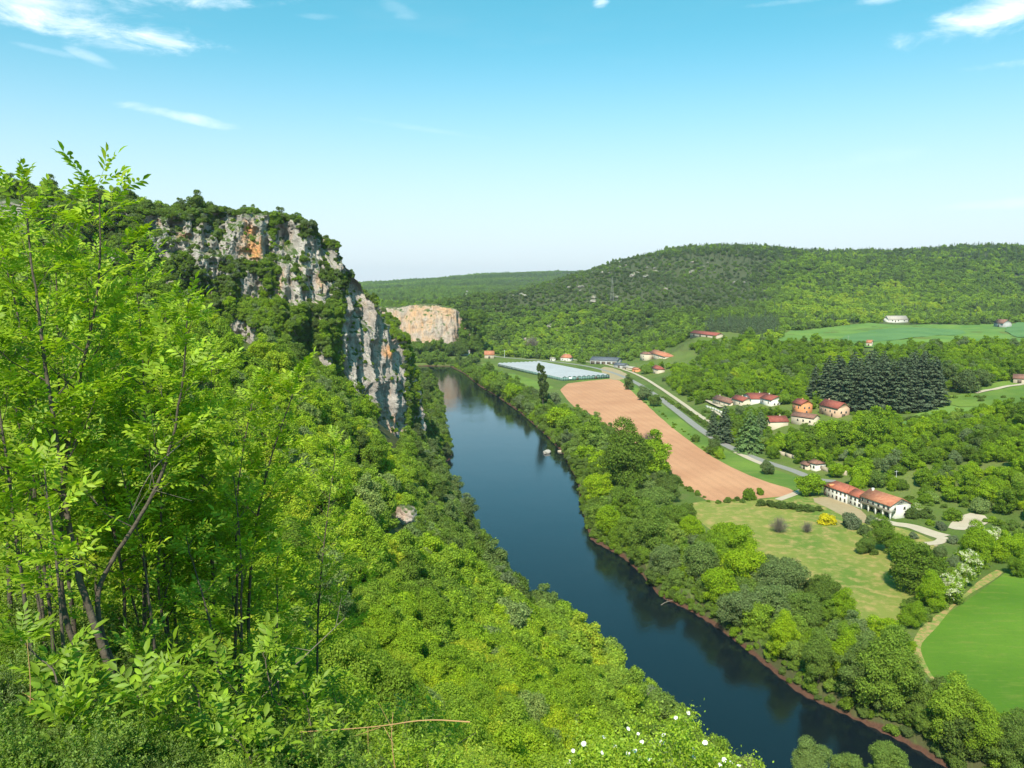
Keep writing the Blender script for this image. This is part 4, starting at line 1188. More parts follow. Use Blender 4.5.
lowwall(gh((706, 407), (714, 410), (722, 414)), 1.5, .5, 'short white wall below the brown roofed village house', M_WHITE)


def pole(px, py, h, label, r=.14, m_=M_FRAME, arm=True):
    p = hit(px, py); root = thing('utility_pole', None, label, 'pole', (p[0], p[1], p[2]))
    link('post', Buf_one('post', [(0, 0, -1), (0, 0, h * .5), (0, 0, h)], [r, r * .8, r * .6], m_), root)
    if arm:
        b = Buf(); add_box(b, -.9, .9, -.06, .06, h - .8, h - .66)
        for x in (-.8, 0, .8): add_box(b, x - .05, x + .05, -.05, .05, h - .66, h - .45)
        link('crossarm', b.mesh('crossarm', [m_]), root)
M_CONC = principled('pale_concrete', (0.55, 0.54, 0.52), 0.8, 0.2)
pole(895.5, 489, 9.0, 'pale concrete pole rising behind the red roof of the long white house', .17, M_CONC)
pole(504.5, 357.5, 11, 'pale pole beside the road at the foot of the wooded hill', .3, M_CONC)
pole(848, 344, 9, 'thin wooden pole on the near edge of the upland field')
# lattice mast on the hill
p = hit(612, 302)
mast = thing('radio_mast', None, 'thin grey lattice mast standing up out of the scrub on the hill', 'mast', tuple(p))
b = Buf(); H_ = 44.0
for sx_, sy_ in ((-1, -1), (1, -1), (1, 1), (-1, 1)): b.add(*tube_pts([(sx_ * 3.2, sy_ * 3.2, -2), (sx_ * .5, sy_ * .5, H_)], [.14, .08], 4))
link('leg_frame', b.mesh('leg_frame', [M_GREYW]), mast)
b = Buf()
for i in range(14):
    z0, z1 = i * H_ / 14, (i + 1) * H_ / 14; r0, r1 = 3.2 - 2.7 * z0 / H_, 3.2 - 2.7 * z1 / H_
    for q in range(4):
        c0 = [(-1, -1), (1, -1), (1, 1), (-1, 1)][q]; c1 = [(-1, -1), (1, -1), (1, 1), (-1, 1)][(q + 1) % 4]
        b.add(*tube_pts([(c0[0] * r0, c0[1] * r0, z0), (c1[0] * r1, c1[1] * r1, z1)], [.06, .06], 3)); b.add(*tube_pts([(c0[0] * r0, c0[1] * r0, z0), (c1[0] * r0, c1[1] * r0, z0)], [.06, .06], 3))
link('bracing', b.mesh('bracing', [M_GREYW]), mast)

# greenhouse
q1, q2, q3 = G(498, 366.5, 4), G(562, 381, 4), G(600, 376.8, 4)
ex = (q2 - q1)[:2]; LX = float(np.linalg.norm(ex)); LW = 62.0
gh_root = thing('greenhouse', None, 'very large low multi span greenhouse with a whitish roof beside the ploughed field', 'greenhouse', (q1[0], q1[1], 4.0), math.atan2(ex[1], ex[0]))
M_FILM = principled('greenhouse_film', None, 0.6, 0.3, (0.15, 0.1), lambda kk: (kk.mix(kk.noise(kk.mapping(pos(kk), scale=(.3, .3, 1)), 0.12, 4, .6), (0.27, 0.265, 0.28), (0.42, 0.41, 0.42)), kk.noise(pos(kk), 0.6, 3)))
M_GLASSW = principled('greenhouse_glass', None, 0.15, 0.6, (0.1, 0.05), lambda kk: (kk.mix(kk.noise(pos(kk), 0.15, 4, .6), (0.05, 0.12, 0.10), (0.16, 0.24, 0.22)), kk.noise(pos(kk), 0.6, 3)))
NS = 10; hw = 3.6
b = Buf()
for i in range(NS):
    y0 = i * LW / NS; ww = LW / NS
    prof = [(y0 + ww * t, hw + 1.35 * math.sin(math.pi * t)) for t in np.linspace(0, 1, 7)]
    v = np.array([(x, y, z) for (y, z) in prof for x in np.linspace(-.3, LX + .3, 12)]); b.add(v, grid_faces(7, 12))
link('roof', b.mesh('roof', [M_FILM], True), gh_root)
b = Buf(); add_box(b, 0, LX, 0, .1, 0, hw); add_box(b, 0, LX, LW - .1, LW, 0, hw)
add_box(b, 0, .1, .1, LW - .1, 0, hw); add_box(b, LX - .1, LX, .1, LW - .1, 0, hw)
for i in range(NS):
    y0 = i * LW / NS; ww = LW / NS
    for x in (0, LX - .08):
        ts = np.linspace(0, 1, 7)
        for t0, t1 in zip(ts[:-1], ts[1:]):
            za, zb_ = hw + 1.33 * math.sin(math.pi * t0), hw + 1.33 * math.sin(math.pi * t1)
            b.add(np.array([(x, y0 + ww * t0, hw), (x, y0 + ww * t1, hw), (x, y0 + ww * t1, zb_), (x, y0 + ww * t0, za)]), np.array([(0, 1, 2, 3)]))
link('glass_wall', b.mesh('glass_wall', [M_GLASSW]), gh_root)
b = Buf()
for i in range(0, 45): x = i * LX / 44; add_box(b, x - .08, x + .08, -.1, .0, 0, hw + .05)
for i in range(0, 21): y = i * LW / 20; add_box(b, LX, LX + .1, y - .08, y + .08, 0, hw + .05)
add_box(b, -.1, LX + .1, -.14, -.1, hw - .12, hw + .12)
link('frame', b.mesh('frame', [M_CONC]), gh_root)
for nm, y in (('door', 42.0), ('door', 18.0)):
    bb = Buf(); add_box(bb, LX + .1, LX + .18, y, y + 3.4, 0, 3.0); link(nm, bb.mesh(nm, [M_DOOR]), gh_root)
HOUSES.append(((q1[0] + q3[0]) / 2, (q1[1] + q3[1]) / 2, 60, 4, 5))
ORD = 'first second third fourth fifth sixth seventh eighth ninth tenth eleventh twelfth thirteenth fourteenth fifteenth sixteenth seventeenth eighteenth nineteenth twentieth'.split()
ORD += ['twenty-' + w for w in ORD[:9]] + ['thirtieth'] + ['thirty-' + w for w in ORD[:9]]


for i in range(4): lib('leafy', *spray_bush('crown_leafy', 440 + i, 150, 62, 0.055, M_LEAF_NEAR))
# ------------------------------------------------------------------ trees of the right bank and the village (placed one by one)
def spot(px, py, rpx, zc=0.55, hfac=1.75, flat=None):
    """ground place and radius of a crown seen at (px,py) with radius rpx"""
    dist = 400.0
    for _ in range(12):
        R = rpx * dist / FPX
        d = cam_ray(px, py); t = MARCH / d[1]
        x, y, z = d[0] * t, d[1] * t, EYE + d[2] * t
        i = int(np.argmax((z < ground(x, y) + R * hfac * zc) & (MARCH > 135)))
        _, _, dep = proj(x[i], y[i], z[i]); dist = 0.5 * dist + 0.5 * float(dep)
    return x[i], y[i], rpx * dist / FPX


GR = 'broadleaf trees along the right bank of the river'
# px, py, radius in px, tint, grey, what it looks like and where
RIVERSIDE = [
    (481, 374, 7, .45, .2, 'small mid green tree at the far bend of the river, first of the bank row'),
    (491, 380, 8, .55, .1, 'fresh green tree left of the greenhouse near the far river bend'),
    (502, 386, 9, .5, .25, 'round green tree on the river bank below the left end of the greenhouse'),
    (513, 391, 9, .62, .0, 'bright green tree on the river bank below the middle of the greenhouse'),
    (524, 397, 9, .4, .75, 'brownish grey tree on the river bank left of the tall poplar'),
    (533, 402, 9, .45, .3, 'dull green tree touching the left side of the tall poplar'),
    (552, 399, 8, .35, .7, 'small brownish tree at the top left corner of the ploughed field'),
    (559, 417, 12, .68, .0, 'bright green bushy tree just below the tall poplar'),
    (570, 425, 11, .55, .1, 'mid green tree between the bright bushy one and the ploughed field'),
    (580, 432, 10, .45, .25, 'dull green riverside tree by the upper left edge of the ploughed field'),
    (590, 440, 11, .55, .15, 'green tree at the narrow part of the river bank beside the ploughed field'),
    (601, 446, 13, .52, .3, 'pale grey green round tree against the ploughed field'),
    (612, 452, 11, .45, .2, 'mid green round tree whose top touches the ploughed field'),
    (588, 456, 11, .62, .0, 'bright green tree leaning over the water below the pale round one'),
    (602, 464, 13, .66, .0, 'lime green riverside tree left of the big dark one'),
    (628, 474, 25, .30, .05, 'big dark green tree, the broadest between the river and the ploughed field'),
    (655, 466, 16, .56, .0, 'fresh green tree with a brownish top against the ploughed field'),
    (666, 486, 14, .27, .15, 'very dark small crowned tree at the right of the big dark one'),
    (600, 489, 16, .72, .0, 'yellow green tree overhanging the river left of the big dark one'),
    (626, 500, 16, .42, .1, 'deep green tree in front of the big dark one'),
    (652, 503, 17, .46, .35, 'pale grey green dome shaped tree right of centre of the bank wood'),
    (610, 522, 16, .60, .0, 'bright green low tree at the water where the bank bends'),
    (632, 532, 14, .45, .1, 'mid green tree on the little point of red earth'),
    (651, 538, 18, .42, .2, 'dark blue green tree above the red earth shore'),
    (675, 517, 14, .38, .1, 'dark leafy tree at the left corner of the dry meadow'),
    (688, 511, 8, .32, .1, 'small dark bushy tree on the left corner of the dry meadow'),
    (692, 530, 14, .64, .0, 'bright green tree on the left edge of the dry meadow'),
    (668, 562, 16, .42, .5, 'greyish willow like tree by the red earth shore'),
    (701, 562, 20, .44, .4, 'broad soft grey green tree above the red earth shore'),
    (735, 539, 18, .60, .0, 'fresh green tree projecting into the dry meadow'),
    (716, 548, 15, .56, .05, 'green tree between the soft grey green one and the meadow'),
    (745, 568, 21, .72, .0, 'brightest lime green tree in the middle of the bank wood'),
    (721, 586, 18, .62, .0, 'fresh green tree right above the water below the lime green one'),
    (778, 575, 21, .36, .5, 'large grey green tree beside the pale part of the dry meadow'),
    (739, 610, 19, .38, .6, 'silvery willow at the water below the lime green tree'),
    (775, 606, 20, .36, .5, 'grey green tree with drooping sides over the shore'),
    (806, 612, 18, .36, .2, 'dark blue green tree between the meadow and the river'),
    (781, 645, 14, .70, .0, 'small lime green tree standing alone on the red shore'),
    (824, 592, 15, .25, .1, 'dark spreading shrubby tree at the edge of the dry meadow'),
    (812, 588, 10, .25, .1, 'small dark shrubby tree left of the spreading one at the meadow edge'),
    (840, 617, 14, .55, .0, 'fresh green tree in front of the meadow path'),
    (850, 635, 14, .48, .1, 'mid green tree below the meadow path'),
    (846, 663, 15, .62, .0, 'small bright green tree in the brush below the meadow'),
    (818, 668, 16, .42, .2, 'dull green tree behind the bare shore'),
    (884, 634, 16, .66, .0, 'bright green tree at the lower right corner of the dry meadow'),
    (899, 645, 13, .60, .0, 'fresh green tree beside the bend of the field track'),
    (881, 690, 26, .50, .15, 'broad layered green tree by the river below the field track'),
    (850, 690, 20, .38, .3, 'grey green tree leaning over the dark water'),
    (905, 690, 18, .42, .2, 'mid green tree right of the broad layered one'),
    (868, 712, 16, .36, .3, 'dark grey green tree at the water below the broad layered one'),
    (942, 738, 22, .66, .15, 'pale yellow green tree at the river in the lower right corner'),
    (972, 728, 19, .58, .1, 'fresh green tree in the brush of the lower right corner'),
    (978, 758, 19, .62, .1, 'bright green tree at the bottom edge near the right corner'),
    (912, 741, 12, .45, .2, 'small dull green tree at the waterline near the right corner'),
    (1010, 752, 20, .38, .2, 'dark green tree in the bottom right corner'),
]
VILLAGE = [
    (917, 566, 25, .30, .0, 'big round dark green tree at the right side of the dry meadow'),
    (903, 549, 14, .45, .0, 'mid green tree behind the big round dark one'),
    (884, 540, 12, .40, .1, 'low green tree in front of the forecourt'),
    (866, 545, 9, .35, .2, 'small dark green tree left of the low one before the forecourt'),
    (933, 598, 13, .62, .0, 'fresh green hedge tree next to the blossoming ones'),
    (913, 615, 13, .52, .0, 'mid green tree at the lower end of the blossoming hedge'),
    (977, 553, 15, .60, .0, 'bright green tree in the middle of the blossoming hedge'),
    (1009, 547, 15, .66, .0, 'lime green tree at the upper end of the blossoming hedge'),
    (1018, 566, 10, .45, .0, 'small green tree at the right edge below the hedge top'),
    (952, 566, 10, .35, .7, 'silvery grey bushy tree in the garden left of the hedge'),
    (940, 553, 8, .35, .5, 'small silvery shrub tree beside the garden path'),
    (752, 420, 13, .42, .05, 'deep green tree at the left of the steep roofed pale house'),
    (737, 425, 11, .34, .05, 'dark green garden tree right of the narrow conifer'),
    (745, 411, 8, .38, .6, 'reddish grey small tree in front of the village row'),
    (786, 437, 13, .60, .0, 'light green garden tree below the steep roofed pale house'),
    (797, 441, 11, .5, .0, 'round green garden tree right of the light green one'),
    (811, 437, 12, .36, .1, 'dark green tree below the cream annexe'),
    (828, 433, 14, .58, .0, 'bright green tree below the orange gable'),
    (843, 434, 14, .45, .0, 'mid green tree right of the one below the orange gable'),
    (857, 431, 14, .62, .0, 'broad fresh green tree between the cedars and the long white house'),
    (872, 437, 14, .50, .0, 'green tree right of the broad fresh one near the cedars'),
    (811, 484, 12, .55, .0, 'green tree at the left end of the long white house'),
    (820, 462, 7, .66, .0, 'small lime green tree behind the small brown roofed house'),
    (836, 470, 8, .60, .0, 'bright small tree at the stone terrace wall'),
    (861, 476, 11, .64, .0, 'lime green tree behind the middle of the long white house'),
    (877, 478, 9, .35, .2, 'dark small tree behind the right wing of the long white house'),
    (768, 467, 7, .22, .4, 'dark round bushy tree standing on the road edge'),
    (655, 400, 6, .3, .2, 'small dark green tree on the verge between field and road'),
    (645, 393, 7, .33, .6, 'greyish tree on the verge at the top right corner of the ploughed field'),
    (648, 366, 7, .45, .2, 'green tree below the cream tower'),
    (629, 385, 5, .3, .3, 'small dark tree beside the road near the yard'),
    (712, 386, 8, .5, .0, 'green tree behind the left end of the village row'),
    (735, 386, 8, .46, .0, 'green tree behind the middle of the village row'),
    (785, 396, 8, .5, .1, 'green tree between the village row and the orange house'),
    (967, 381, 12, .12, .3, 'dark round purple green tree beside the country lane'),
    (950, 379, 9, .2, .3, 'dark green tree left of the round purple green one'),
    (982, 378, 9, .18, .3, 'dark tree right of the round purple green one by the lane'),
]
nhand = 0
for (px, py, r, ti, gr, lab) in RIVERSIDE + VILLAGE:
    x, y, R = spot(px, py, r * 1.08)
    if (px, py, r, ti, gr, lab) in RIVERSIDE:          # keep the foot on dry land
        for _ in range(30):
            if -float(sdist(np.array(x), np.array(y), RIVER)) > 3: break
            x += 1.0; y += 0.4
    D_ = math.hypot(x, y)
    plant('fine' if D_ < 420 else 'mid', x, y, R, ti * 1.0 + .05 + RNG.uniform(-.03, .03), gr, lab, group=GR if (px, py, r, ti, gr, lab) in RIVERSIDE else 'broadleaf trees around the village and meadow', variant=RNG.randint(6), sink=0.15 * R, hs=1.03 if (px, py, r, ti, gr, lab) in RIVERSIDE else 1.0)
    nhand += 1
for px, py, r, lab in ((996, 541, 16, 'cream blossoming tree, uppermost of the hedge beside the green field'), (969, 562, 15, 'cream blossoming tree in the middle of the hedge beside the green field'),
                       (946, 587, 16, 'cream blossoming tree, lowest of the hedge beside the green field'), (959, 575, 12, 'cream blossoming tree between the middle and the lowest ones of the hedge'), (931, 600, 10, 'small cream blossoming tree at the lower end of the hedge'),
                       (984, 535, 9, 'small cream blossoming tree above the hedge by the car park'),
                       (918, 508, 5, 'tiny white flowering tree right of the long white house')):
    x, y, R = spot(px, py, r); plant('blossom', x, y, R, .6, .1, lab, name='blossoming_tree', group='blossoming trees near the crop field', sink=.1 * R)
# tall trees at the left water's edge whose tops show along the bottom of the picture
for (px, ty, lab, gr) in ((812, 746, 'grey green treetop rising over the river at the bottom edge, leftmost of three', .45), (850, 760, 'grey green treetop over the river at the bottom edge, middle of three', .35), (890, 748, 'grey green treetop over the river at the bottom edge, rightmost of three', .3)):
    q = P(px, ty, 138.0); g0 = float(ground(q[0], q[1])); Rt = 3.7; zb = q[2] - 1.8 * Rt; dz_ = max(0.0, zb - g0)
    rt_ = plant('fine', q[0], q[1], Rt, .5, gr, lab, variant=0, z=zb, group='tall trees at the left water edge by the bottom of the view')
    tk_ = [c_ for c_ in COL.objects if c_.parent == rt_ and c_.name.startswith('trunk')][0]
    tk_.data = Buf_one('trunk_tall', [(0, 0, -dz_ / Rt - .3), (.05, 0, -dz_ / Rt * .5), (0, 0, .2), (0, .03, 1.1)], [.11, .09, .07, .03])
# special trees
pp_ = hit(543, 411); plant('column', pp_[0], pp_[1], 5.2, .12, .05, hs=1.5, label='tall narrow dark poplar between the river and the ploughed field', name='poplar_tree')
def conifer(kind, px, pyb, hpx, ti, lab, name='conifer_tree', group=None, wide=1.0):
    p = hit(px, pyb); dep = proj(*p)[2]; H_ = hpx * dep / FPX
    root = thing(name, None, lab, 'conifer', (p[0], p[1], p[2] - .4), RNG.uniform(0, 6), group, (H_ * wide, H_ * wide, H_))
    v = LIB[kind][RNG.randint(len(LIB[kind]))]
    c = link('crown', v[0], root); c['tint'] = ti; c['grey'] = 0.0
    link('trunk', v[1], root)
    return root
conifer('conifer', 724, 443, 38, .12, 'narrow dark pointed conifer left of the spreading green cedar', wide=1.35)
conifer('cedar', 749, 452, 44, .85, 'spreading green cedar beside the road below the village', 'cedar_tree', wide=.95)
conifer('conifer', 713, 436, 26, .3, 'small dark conifer at the left of the garden trees', wide=1.5)
conifer('cedar', 760, 440, 30, .6, 'smaller green cedar behind the spreading one', 'cedar_tree')
# the dark stand: rows of tall trees
rows = [(411, 54, 853, 922, 7), (406, 52, 838, 932, 9), (399, 46, 812, 934, 10), (393, 40, 822, 930, 8)]
cnt = 0
for (pyb, hh, x0, x1, n) in rows:
    for i in range(n):
        px = x0 + (x1 - x0) * (i + RNG.uniform(-.25, .25)) / (n - 1)
        e = 1 - 0.38 * max(0, (835 - px) / 27)
        lab = ORD[i] + ' tall dark conifer from the left in the ' + {411: 'front', 406: 'second', 399: 'third', 393: 'rearmost'}[pyb] + ' row of the stand'
        conifer('conifer', px, pyb + RNG.uniform(-1.2, 1.2), hh * e * RNG.uniform(.86, 1.06), RNG.uniform(.0, .3), lab, group='tall dark conifers of the stand, ' + ('front row' if pyb == 411 else 'inner rows'), wide=1.45)

# low shrubs and garden plants
SHR = 'shrub'
def shrub(kind, px, py, r, ti, gr, lab, hs=1.0, name='shrub', group=None):
    x, y, R = spot(px, py, r, .5, 1.1); return plant(kind, x, y, R, ti, gr, lab, SHR, name, group, hs=hs, part='foliage', trunkpart='stem', sink=.05 * R)
HEDGEP = ((737, 499, 3.5), (761, 503, 5.5), (771, 504, 5.5), (781, 505, 6), (791, 506, 6), (800, 508, 5.5), (809, 509, 6), (818, 509, 4), (727, 501, 3), (719, 502, 2.6))
for (px, py, r) in HEDGEP:
    shrub('bush', px, py, r, .22, .1, ORD[sum(q[0] < px for q in HEDGEP)] + ' from left of the low dark hedge bushes below the ploughed field', 1.0, group='hedge bushes between the ploughed field and the meadow')
shrub('bush', 749, 497, 6.5, .42, .0, 'round green bush standing above the field hedge', 1.5)
shrub('bush', 760, 493, 4, .5, .0, 'small upright green bush behind the field hedge', 1.5)
shrub('broom', 828, 518, 10, .5, 0, 'bright yellow flowering broom shrub on the meadow edge', .75, 'broom_shrub')
shrub('bush', 851, 523, 10, .18, .8, 'brownish grey leafy bush right of the yellow broom', 1.3)
shrub('bush', 866, 532, 8, .25, .3, 'dark green bush below the brownish grey one', 1.1)
shrub('bush', 872, 521, 7, .35, .75, 'silvery bush on the forecourt edge', 1.0)
shrub('bush', 912, 514, 8, .2, .1, 'dark clipped bush at the right gable of the long white house', 1.1)
shrub('bush', 926, 514, 8, .25, .1, 'dark green bush between the gable and the domed shrub', 1.1)
shrub('bush', 954, 516, 8.5, .45, .0, 'domed bright green clipped shrub left of the car park', 1.2)
shrub('bush', 941, 527, 6, .08, .7, 'dark purple leaved bush beside the forecourt', 1.2)
shrub('bush', 930, 523, 5, .55, .0, 'small lime green bush beside the forecourt', 1.0)
shrub('bush', 914, 536, 5, .3, .9, 'pale silvery round bush inside the forecourt bend', 1.0)
shrub('bush', 953, 541, 6, .3, .8, 'silvery green bush by the garden path', 1.0)
shrub('bush', 963, 575, 7, .4, .3, 'low green bush at the foot of the blossoming hedge', 1.0)
shrub('bush', 874, 552, 5, .3, .1, 'small dark bush in the dry meadow near the big round tree', 1.0)
shrub('bush', 878, 478, 4, .6, .0, 'small bright bush beside the concrete pole', 1.2)
for px, py, r, lab in ((779, 527, 10, 'large bare grey twiggy tree in the dry meadow'), (807, 529, 7, 'smaller bare grey twiggy tree in the dry meadow'), (648, 441, 9, 'bare reddish twiggy tree top against the ploughed field'), (532, 345, 8, 'bare grey tree at the foot of the wooded hill')):
    x, y, R = spot(px, py, r, .5, 1.2); plant('bare', x, y, R, 0, 0, lab, 'tree', 'bare_tree', part='branches')
p = hit(894, 579); b = Buf(); add_box(b, -1.1, 1.1, -.5, .5, 0, .7); add_box(b, -.95, .95, -.36, .36, .7, .82)
thing('water_trough', b.mesh('water_trough', [M_WHITE]), 'small white trough lying in the dry meadow beside the big round tree', 'trough', tuple(p), .3)
# a stranded dead tree and two snags in the water
p = G(667, 603, 0.2); b = Buf(); b.add(*tube_pts([(-6, 0, -.6), (-2, .4, .5), (3, .2, 1.0), (6, -.5, 1.5)], [.35, .3, .2, .06])); b.add(*tube_pts([(0, .3, .7), (2, 2, 1.6), (3, 3.4, 1.8)], [.2, .12, .04])); b.add(*tube_pts([(2, .2, .9), (4.2, -1.8, 2.0)], [.14, .04]))
thing('driftwood', b.mesh('driftwood', [M_TWIG]), 'pale dead branch lying in the shallows off the red earth shore', 'driftwood', tuple(p), .5, scale=.45)
rock_small = principled('grey_stone', None, 0.9, 0.2, (0.6, 0.3), lambda kk: (kk.mix(kk.noise(pos(kk), 0.8, 5, 0.7), (0.22, 0.20, 0.18), (0.48, 0.44, 0.40)), kk.noise(pos(kk), 2.5, 5)))


def boulder(name, p, size, lab, seed, m_, sq=(1, 1, 1), cat='rock', group=None):
    rs = np.random.RandomState(seed); n1, n2 = 22, 34
    th = np.linspace(0.02, math.pi - .02, n1); ph = np.linspace(0, 2 * math.pi, n2)
    T_, F_ = np.meshgrid(th, ph, indexing='ij'); x, y, z = np.sin(T_) * np.cos(F_), np.sin(T_) * np.sin(F_), np.cos(T_)
    r = 1 + fbm(x * 1.3 + seed, y * 1.3, z * 1.3, 4) * .45; r = np.minimum(r, 1.12 + .1 * gn(x * 3, y * 3, z * 3))
    v = np.stack([x * r * sq[0], y * r * sq[1], z * r * sq[2]], -1).reshape(-1, 3) * size
    return thing(name, mesh(name, v, grid_faces(n1, n2), [m_]), lab, cat, tuple(p), rs.uniform(0, 6), group)
boulder('rock', G(547, 452.5, 0.3), 2.6, 'grey rock standing in the river off the right bank', 3, rock_small, (1, .8, .7))
boulder('rock', G(560, 451.5, 0.2), 1.8, 'small pale rock in the river close to the right bank', 4, M_STONE, (1, .7, .5))
pb_ = hit(406, 526); BDEP = float(proj(*pb_)[2]); boulder('boulder', pb_ + np.array([0.0, 1.0, 3.0]), 4.2, 'pale limestone boulder jutting out of the wooded left slope', 8, ROCK, (1.0, .75, .85))
pb2 = hit(419, 534); boulder('boulder', pb2 + np.array([0.3, 0.6, 2.0]), 2.8, 'lower limestone block just right of the pale boulder', 9, ROCK, (.7, .8, 1.2))


# ------------------------------------------------------------------ woods: candidates on a jittered grid
def jgrid(x0, x1, y0, y1, step, seed):
    rs = np.random.RandomState(seed)
    gx_, gy_ = np.meshgrid(np.arange(x0, x1, step), np.arange(y0, y1, step), indexing='ij')
    return gx_.ravel() + rs.uniform(-.46, .46, gx_.size) * step, gy_.ravel() + rs.uniform(-.46, .46, gx_.size) * step


def in_frame(x, y, z, m_=40, bottom=60):
    px, py, dep = proj(x, y, z)
    return (y > 2) & (px > -m_) & (px < 1024 + m_) & (py < 768 + bottom) & (py > -60) & (dep > 2)


def seen(x, y, z):
    """is the point clear of the terrain, seen from the viewpoint (with some slack)"""
    ok = np.ones(len(x), bool)
    for t in np.linspace(0.04, 0.985, 60):
        ok &= (EYE + (z - EYE) * t) > ground(x * t, y * t) - 2.0
    return ok


LINES = [(main_c, 7.5), (rail_c, 6.0)]
KEEP_OUT = [FIELD1, MEADOW, CROP] + UPF
def clear_of(x, y, R):
    ok = -sdist(x, y, RIVER) > 3.0
    for c, w in LINES: ok &= pdist(x, y, c, False) > w + R * .4
    for q in KEEP_OUT: ok &= ~inside(x, y, q)
    for hx, hy, hr, z0, hh in HOUSES: ok &= np.hypot(x - hx, y - hy) > hr + R * .6
    return ok


def hides_house(x, y, z, R):
    """does the crown stand in the way of a house"""
    px, py, dep = proj(x, y, z); r = R / dep * FPX * .9
    bad = np.zeros(len(x), bool)
    for hx, hy, hr, z0, hh in HOUSES:
        a, b_, d_ = proj(hx, hy, z0 + hh * .55); hw_ = hr / d_ * FPX; hv = max(hh * .62 / d_ * FPX, 2)
        bad |= (dep < d_) & (np.abs(px - a) < hw_ + r) & (np.abs(py - b_) < hv + r)
    return bad


def lownoise(x, y, s, o=0.0): return fbm(x * s + o, y * s, x * 0 + o, 3)


CAND = []         # x y z R tint grey kind zone dep
def cands(x, y, R, ti, gr, zone, kind='broad'):
    z = ground(x, y); px, py, dep = proj(x, y, z + R)
    for i in range(len(x)): CAND.append([x[i], y[i], z[i], R[i], ti[i], gr[i], kind, zone, dep[i], px[i], py[i]])


rs = np.random.RandomState(77)
# 1. the steep left slope below the viewpoint
band = np.array([tuple(q[:2]) for q in bot3] + [tuple(q[:2]) for q in top3[::-1]])
for (d0, d1, step, r0, r1) in ((13, 34, 2.3, 1.1, 1.9), (34, 75, 3.1, 1.7, 2.7), (75, 170, 4.4, 2.5, 3.9), (170, 620, 5.4, 2.8, 4.8)):
    x, y = jgrid(-460, 90, 8, 640, step, int(d0) + 5)
    D_ = np.hypot(x, y); R = rs.uniform(r0, r1, len(x))
    ok = (D_ > d0) & (D_ <= d1) & ((x < 10) | (y < 300)); x, y, R, D_ = x[ok], y[ok], R[ok], D_[ok]
    zz_ = ground(x, y); qx, qy, qd = proj(x, y, zz_ + R * .9); rr_ = R / qd * FPX; clear_ = np.ones(len(x), bool)
    for (ax_, ay_, ar_, dmax) in ((402, 513, 9, BDEP + 2), (416, 519, 8, BDEP + 2), (240, 326, 9, 999), (250, 342, 7, 999), (392, 436, 8, 999), (388, 418, 8, 999), (378, 400, 8, 999), (357, 366, 9, 999)):
        clear_ &= ~((np.hypot(qx - ax_, qy - ay_) < ar_ + rr_ * .8) & (qd < dmax))
    x, y, R, D_ = x[clear_], y[clear_], R[clear_], D_[clear_]
    rv = -sdist(x, y, RIVER); lb = pdist(x, y, LEFT_BANK, False); rb = pdist(x, y, RIGHT_BANK, False)
    ok = (rv > 2.0) & (lb <= rb) & (sdist(x, y, band) < -1.0) & (sdist(x, y, HEAD) < 0)
    x, y, R, D_, lb = (q[ok] for q in (x, y, R, D_, lb))
    z = ground(x, y); ok = in_frame(x, y, z + R, 60, 110); x, y, R, D_, lb, z = (q[ok] for q in (x, y, R, D_, lb, z))
    ok = seen(x, y, z + R * 1.6); x, y, R, D_, lb = (q[ok] for q in (x, y, R, D_, lb))
    n1 = lownoise(x, y, .03); n2 = rs.normal(size=len(x))
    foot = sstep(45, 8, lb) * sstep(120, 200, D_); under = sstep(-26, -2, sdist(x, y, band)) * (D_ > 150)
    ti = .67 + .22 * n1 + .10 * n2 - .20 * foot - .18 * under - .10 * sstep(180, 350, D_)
    gr = np.clip(.02 + .12 * rs.rand(len(x)) + .35 * foot * rs.rand(len(x)) + (rs.rand(len(x)) < .06) * .5, 0, .8)
    zone = 'slope'
    for sel, zn in ((D_ < 34, 'below the viewpoint'), ((D_ >= 34) & (D_ < 75), 'on the near left slope'), ((D_ >= 75) & (lb > 30), 'on the mid left slope'), ((D_ >= 75) & (lb <= 30), 'at the left water edge')):
        if sel.any(): cands(x[sel], y[sel], R[sel], ti[sel], gr[sel], zn)
# 2. on top of the headland
x, y = jgrid(-460, -40, 320, 520, 6.0, 9); R = rs.uniform(2.4, 4.6, len(x))
h_ = sdist(x, y, HEAD); ok = (h_ > 2) & (h_ < 70) & (rs.rand(len(x)) < np.where(h_ < 30, .95, .6)); x, y, R = x[ok], y[ok], R[ok]
z = ground(x, y); ok = in_frame(x, y, z) & seen(x, y, z + R * 1.9); x, y, R = x[ok], y[ok], R[ok]
cands(x, y, R, .40 + .13 * rs.normal(size=len(x)), .1 + .15 * rs.rand(len(x)), 'on the rocky headland')
